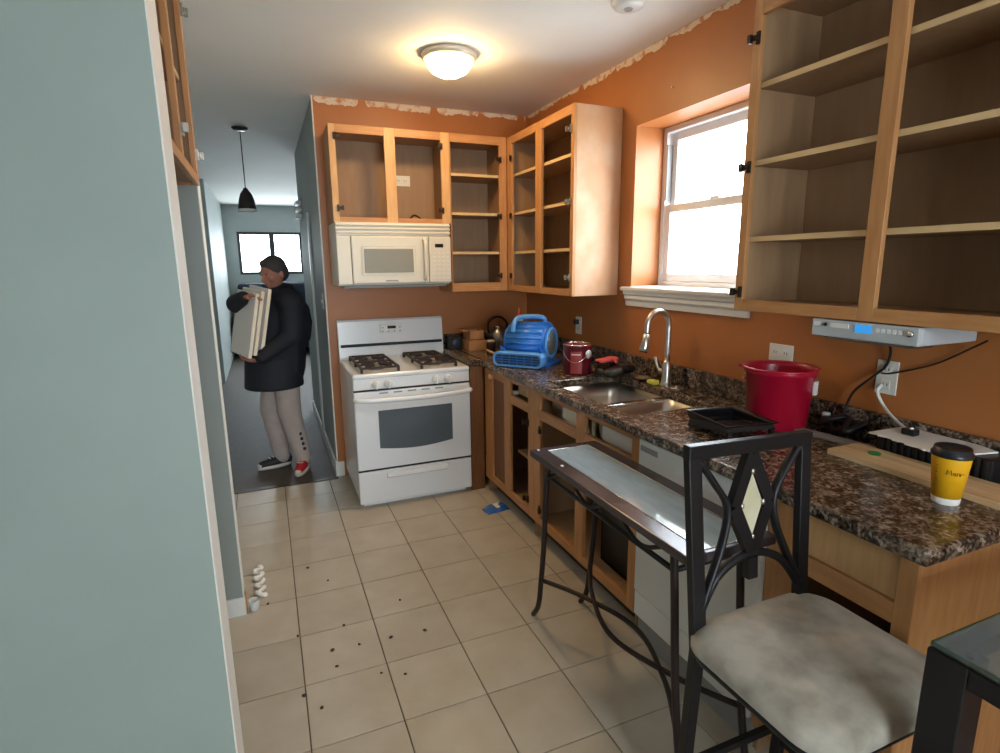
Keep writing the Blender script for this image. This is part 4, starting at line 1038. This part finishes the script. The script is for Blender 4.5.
single('clear_cup', MB().lathe([(.018, 0), (.020, .002), (.024, .05), (.0225, .05), (.018, .004), (.001, .003)], (-.168, 2.56, 0), 18), 'clear_plastic', (-.168, 2.56, 0), 'small clear plastic cup at the foot of the wall end', 'cup')
single('wood_splinter', MB().box((-.200, 2.535, 0), (-.193, 2.545, .11), .001), 'maple', (-.196, 2.54, 0), 'thin orange wood splinter standing at the baseboard end', 'splinter')
crumbs = [(308, 568.5), (328, 581), (400, 600.5), (344, 626), (298, 636.5), (332.5, 651), (359.5, 645), (391, 638), (425, 631), (337, 667), (381.5, 673.5), (405.5, 674.5), (304.5, 696.5), (322, 708.5), (268, 604.5)]
f_ = Vector((math.sin(YAW)*math.cos(PITCH), math.cos(YAW)*math.cos(PITCH), -math.sin(PITCH))); r_ = Vector((math.cos(YAW), -math.sin(YAW), 0)); d_ = f_.cross(r_)
r2x = math.cos(ROLL)*r_+math.sin(ROLL)*d_; d2x = -math.sin(ROLL)*r_+math.cos(ROLL)*d_
cp0 = None
crumb_labels = ['dark crumb farthest from the camera, nearest the hallway', 'dark crumb just right of and nearer than the farthest one', 'lone dark crumb on a tile right of the others in the upper group',
 'dark crumb lying on the cross grout line in the middle', 'dark crumb on the left long grout line, upper of two', 'leftmost dark crumb in the row of four on one tile row', 'second dark crumb from the left in the row of four', 'third dark crumb from the left in the row of four',
 'rightmost of all the dark crumbs on the floor tiles', 'single dark crumb just below the left end of the row of four', 'left crumb of the pair beside the grout crossing', 'right crumb of the pair beside the grout crossing', 'dark crumb on the left long grout line, lower of two',
 'dark crumb nearest the camera, lowest on the tiles', 'dark crumb near the white hose, leftmost of all']
for ci, (qx, qy) in enumerate(crumbs):
    v = f_+r2x*((qx-500)/F_PX)+d2x*((qy-376.5)/F_PX); t = -CAM_H/v.z; p = v*t
    if cp0 is None:
        m = MB(); m.ell((0, 0, .004), (.0085, .0065, .0045), 1)
        for w in m.bm.verts: w.co *= random.uniform(.8, 1.2)
        mn = min(w.co.z for w in m.bm.verts)
        for w in m.bm.verts: w.co.z -= mn
        cp0 = m.build('crumb', 'crumb'); tag(cp0, 'tiny dark crumb of debris on the beige floor tiles', 'crumb', 'crumbs scattered on the floor tiles'); cp0.location = (p.x, p.y, 0)
        c = cp0
    else: c = link_copy(cp0, (p.x, p.y, 0))
    c['label'] = crumb_labels[ci]; c.rotation_euler.z = random.uniform(0, 6); k_ = random.uniform(.75, 1.2); c.scale = (k_, k_, k_)

# ------------------------------------------------------------ hall things
R = empty('wall_vent', (HX, 5.85, 2.02), 'white louvred vent high on the hallway wall', 'vent')
MB().box((HX-.008, 5.70, 1.97), (HX, 6.0, 2.17), .002).build('plate', 'hall_paint', R)
for k in range(3): MB().box((HX-.055, 5.72, 1.99+k*.06), (HX-.008, 5.98, 2.02+k*.06), .003).build('louvre', 'white_trim', R)
R = empty('light_switch', (HX, 4.30, 1.285), 'white light switch on the hallway wall near the orange corner', 'switch')
MB().box((HX-.006, 4.265, 1.23), (HX, 4.335, 1.345), .002).build('plate', 'white_plastic', R); MB().box((HX-.016, 4.294, 1.276), (HX-.006, 4.306, 1.30), .002).build('toggle', 'white_plastic', R)
struct('trim_4', MB().box((HX-.016, 5.02, .11), (HX, 5.10, 1.98), .003), 'white_trim')
d1 = struct('door_1', MB().box((HLX-.0, 5.5, 0), (HLX+.03, 6.35, 2.05), .003), 'door_dark')
MB().lathe([(.012, 0), (.012, .03), (.028, .04), (.030, .06), (.02, .072), (.001, .074)], (HLX+.03, 5.58, 1.0), 16, (1, 0, 0)).build('door_knob', 'chrome', d1)
R = empty('sofa', (.35, 10.9, 0), 'dark sofa below the far window at the end of the hallway', 'sofa')
MB().box((-.45, 10.6, .12), (1.5, 11.35, .46), .05).build('seat', 'sofa_dark', R); MB().box((-.45, 11.15, .40), (1.5, 11.42, 1.25), .06).build('backrest', 'sofa_dark', R)
MB().box((-.56, 10.55, .05), (-.42, 11.40, .66), .05).build('armrest', 'sofa_dark', R); MB().box((1.48, 10.55, .05), (1.66, 11.40, .66), .05).build('armrest', 'sofa_dark', R)
for x in (-.48, 1.56):
    for y in (10.62, 11.32): MB().lathe([(.025, 0), (.03, .1)], (x, y, 0), 10).build('foot', 'iron', R)

# ------------------------------------------------------------ person carrying white panels
P = empty('person', (.10, 4.42, 0), 'person in dark coat and pale trousers carrying white panels down the hallway', 'person')
H = Vector((-.93, -.36, 0)).normalized(); Lf = Vector((-H.y, H.x, 0)); U = Vector((0, 0, 1))
def V(x, y, z): return Vector((x, y, z))
pel = V(.055, 4.43, .83); chest = V(.10, 4.43, 1.18); neck = V(.075, 4.415, 1.365); head = V(.072, 4.405, 1.490)
shL = chest+Lf*.17+U*.11; shR = chest-Lf*.17+U*.11
elL = V(.145, 4.20, 1.06); haL = V(-.085, 4.19, .905)
elR = V(-.195, 4.40, 1.285); haR = V(-.135, 4.235, 1.335)
hipL = pel+Lf*.085; hipR = pel-Lf*.085
knL = V(.095, 4.37, .46); anL = V(.165, 4.40, .085)
knR = V(-.03, 4.51, .46); anR = V(.015, 4.545, .085)
b = MB()
b.cap(pel, chest, .125, .135); b.cap(hipL, hipR, .10, .10); b.cap(shL, shR, .06, .06); b.cap(chest, neck, .11, .055); b.cap(neck-U*.02, head-U*.04, .052, .05)
for a0, a1, a2 in ((shL, elL, haL), (shR, elR, haR)):
    b.cap(a0, a1, .048, .040); b.cap(a1, a1.lerp(a2, .93), .038, .026)
for h0, k0, a0 in ((hipL, knL, anL), (hipR, knR, anR)):
    b.cap(h0, k0, .085, .055); b.cap(k0, a0, .053, .036)
    b.cap(a0, a0-U*.03, .034, .028)
# head looks along HF (left and slightly down)
HF = (H*1.0+V(0, -.30, -.22)).normalized(); HS = U.cross(HF).normalized(); HU = HF.cross(HS).normalized()
def hd(f, s_, u): return head+HF*f+HS*s_+HU*u
rotH = Matrix((HF, HS, HU)).transposed()
b.ell(hd(0, 0, .02), (.092, .072, .098), 3, rotH); b.ell(hd(.022, 0, -.045), (.062, .054, .068), 3, rotH)
b.ell(hd(.052, 0, -.088), (.026, .026, .022), 2, rotH)                       # chin
b.cap(hd(.086, 0, .008), hd(.104, 0, -.028), .009, .014); b.ell(hd(.092, .0, -.036), (.016, .018, .010), 2, rotH)   # nose
b.ell(hd(.080, 0, -.058), (.012, .024, .006), 2, rotH); b.ell(hd(.078, 0, -.070), (.012, .021, .007), 2, rotH)      # lips
for sg in (-1, 1):
    b.ell(hd(.076, sg*.032, .012), (.013, .017, .010), 2, rotH)              # eyelids
    b.cap(hd(.084, sg*.014, .030), hd(.074, sg*.048, .030), .008, .007)      # brow
    b.ell(hd(-.008, sg*.074, -.008), (.016, .009, .030), 2, rotH)            # ears
    b.ell(hd(.060, sg*.040, -.030), (.020, .020, .018), 2, rotH)             # cheeks
def hand(b, wrist, d, palm_n, sg):
    d = d.normalized(); n = palm_n.normalized(); s_ = d.cross(n).normalized()
    c = wrist+d*.045
    rot = Matrix((d, s_, n)).transposed()
    b.ell(c, (.050, .040, .016), 2, rot)
    for i, L_ in enumerate((.070, .080, .075, .058)):
        o = wrist+d*.082+s_*(-.030+.020*i)
        k1 = o+d*(L_*.45)+n*.014; k2 = k1+d*(L_*.18)+n*(L_*.38); 
        b.cap(o-d*.015, k1, .0095, .0088); b.cap(k1, k2, .0088, .0075)
    t0 = wrist+d*.025+s_*sg*.034; t1 = t0+s_*sg*.026+d*.028+n*.010; t2 = t1+d*.026+n*.018
    b.cap(t0, t1, .012, .010); b.cap(t1, t2, .010, .0085)
hand(b, haL, V(-.75, .60, -.10), V(.12, .25, 1), 1)
hand(b, haR, V(.75, -.45, .18), V(.1, -.1, -1), -1)
blob(b, 'body', 'skin', P, .0065, 3)
# eyes
for sg in (-1, 1): MB().ell(hd(.0865, sg*.032, .011), (.0045, .007, .0045), 2, rotH).build('eye', 'black_gap', P)
# hair: cap over the skull, open at the face
hm = MB()
hm.ell(hd(-.010, 0, .042), (.094, .080, .090), 3, rotH); hm.ell(hd(-.045, 0, .005), (.066, .074, .075), 3, rotH); hm.ell(hd(.045, 0, .085), (.045, .055, .03), 2, rotH)
blob(hm, 'hair', 'hair', P, .007, 2)
# coat
c = MB()
c.cap(pel-U*.02, chest, .185, .178); c.cap(pel-U*.02+H*.06, chest+H*.03, .185, .16)
skirt = [(.195, .0), (.205, -.12), (.207, -.165), (.19, -.172), (.18, -.12), (.17, .0)]
c.lathe([(r, z) for r, z in [(.19, .06), (.20, -.06), (.21, -.165), (.16, -.17)]], pel+H*.05, 28); c.cap(shL, shR, .095, .095); c.cap(chest, neck-U*.03, .16, .085)
c.ell(neck-H*.045+U*.0, (.095, .10, .065), 2)                                 # hood / collar
c.ell(chest+H*.03-U*.08, (.17, .18, .22), 2); c.ell(chest-H*.05-U*.05, (.17, .18, .25), 2)
for a0, a1, a2 in ((shL, elL, haL), (shR, elR, haR)):
    c.cap(a0, a1, .082, .068); c.cap(a1, a1.lerp(a2, .88), .066, .050)
blob(c, 'coat', 'coat', P, .011, 3)
# trousers
t = MB(); t.cap(hipL, hipR, .085, .085)
for h0, k0, a0 in ((hipL, knL, anL), (hipR, knR, anR)):
    t.cap(h0, k0, .098, .085); t.cap(k0, a0-U*.005, .083, .062)
blob(t, 'trousers', 'trousers', P, .010, 3)
# motif on the near shin
for k in range(4): MB().ell(anL.lerp(knL, .25+.11*k)+V(.030, -.064, 0), (.012, .008, .014), 2).build('print', 'shoe_shaded_print', P)
def shoe(an, d, m):
    d = d.normalized(); s_ = V(-d.y, d.x, 0)
    an = V(an.x, an.y, 0)
    q = MB(); q.cap(an-d*.035+U*.05, an+d*.06+U*.048, .042, .040); q.cap(an+d*.05+U*.042, an+d*.155+U*.034, .042, .032); q.cap(an-d*.03+U*.05, an-d*.015+U*.10, .042, .046)
    o = blob(q, 'shoe', m, P, .006, 2)
    sl_ = MB(); pts = []
    for k in range(28):
        a = 2*math.pi*k/28; lx = .062+.128*math.cos(a); ly = .047*math.sin(a)*(1 if math.cos(a) < .3 else .96)
        w = an+d*lx+s_*ly; pts.append((w.x, w.y))
    s2 = sl_.prism(pts, .0, .026, 'z', True).build('sole', 'shoe_white', o)
    MB().ell(an+d*.168+U*.034, (.026, .030, .018), 2).build('toe_cap', 'shoe_white', o)
    for k in range(3):
        cpt = an+d*(.045+.026*k)+U*(.090-.006*k); MB().bar(cpt-s_*.022, cpt+s_*.022, .006, .004).build('lace', 'shoe_white', o)
shoe(anL, V(-.30, -.95, 0), 'shoe_red'); shoe(anR, V(-.95, -.30, 0), 'shoe_shaded_print')
# three panels held in front
hA = V(.105, .0, .52).normalized(); wA = V(-.40, .90, .08).normalized(); nA = hA.cross(wA).normalized()
wA = nA.cross(hA).normalized()
if nA.x < 0: nA = -nA
lab = ['outermost white panel held by the person, its broad face showing', 'middle white panel of the three the person carries', 'white panel held closest to the person\'s dark coat']
for k in range(3):
    o0 = V(-.145, 4.14, .925)+nA*(.034*k+(.012 if k == 2 else 0))+hA*(.022*k)
    M = Matrix.Identity(4)
    for i in range(3): M[i][0] = wA[i]; M[i][1] = nA[i]; M[i][2] = hA[i]; M[i][3] = o0[i]
    r = empty('painted_board', o0, lab[k], 'panel', 'white panels carried by the person')
    mb = MB().box((0, 0, 0), (.30, .024, .445), .002, M=M); mb.build('slab', 'board_white', r)
    e = MB().box((-.0015, .001, .002), (.0, .023, .443), M=M); e.build('edge_band', 'board_edge', r)
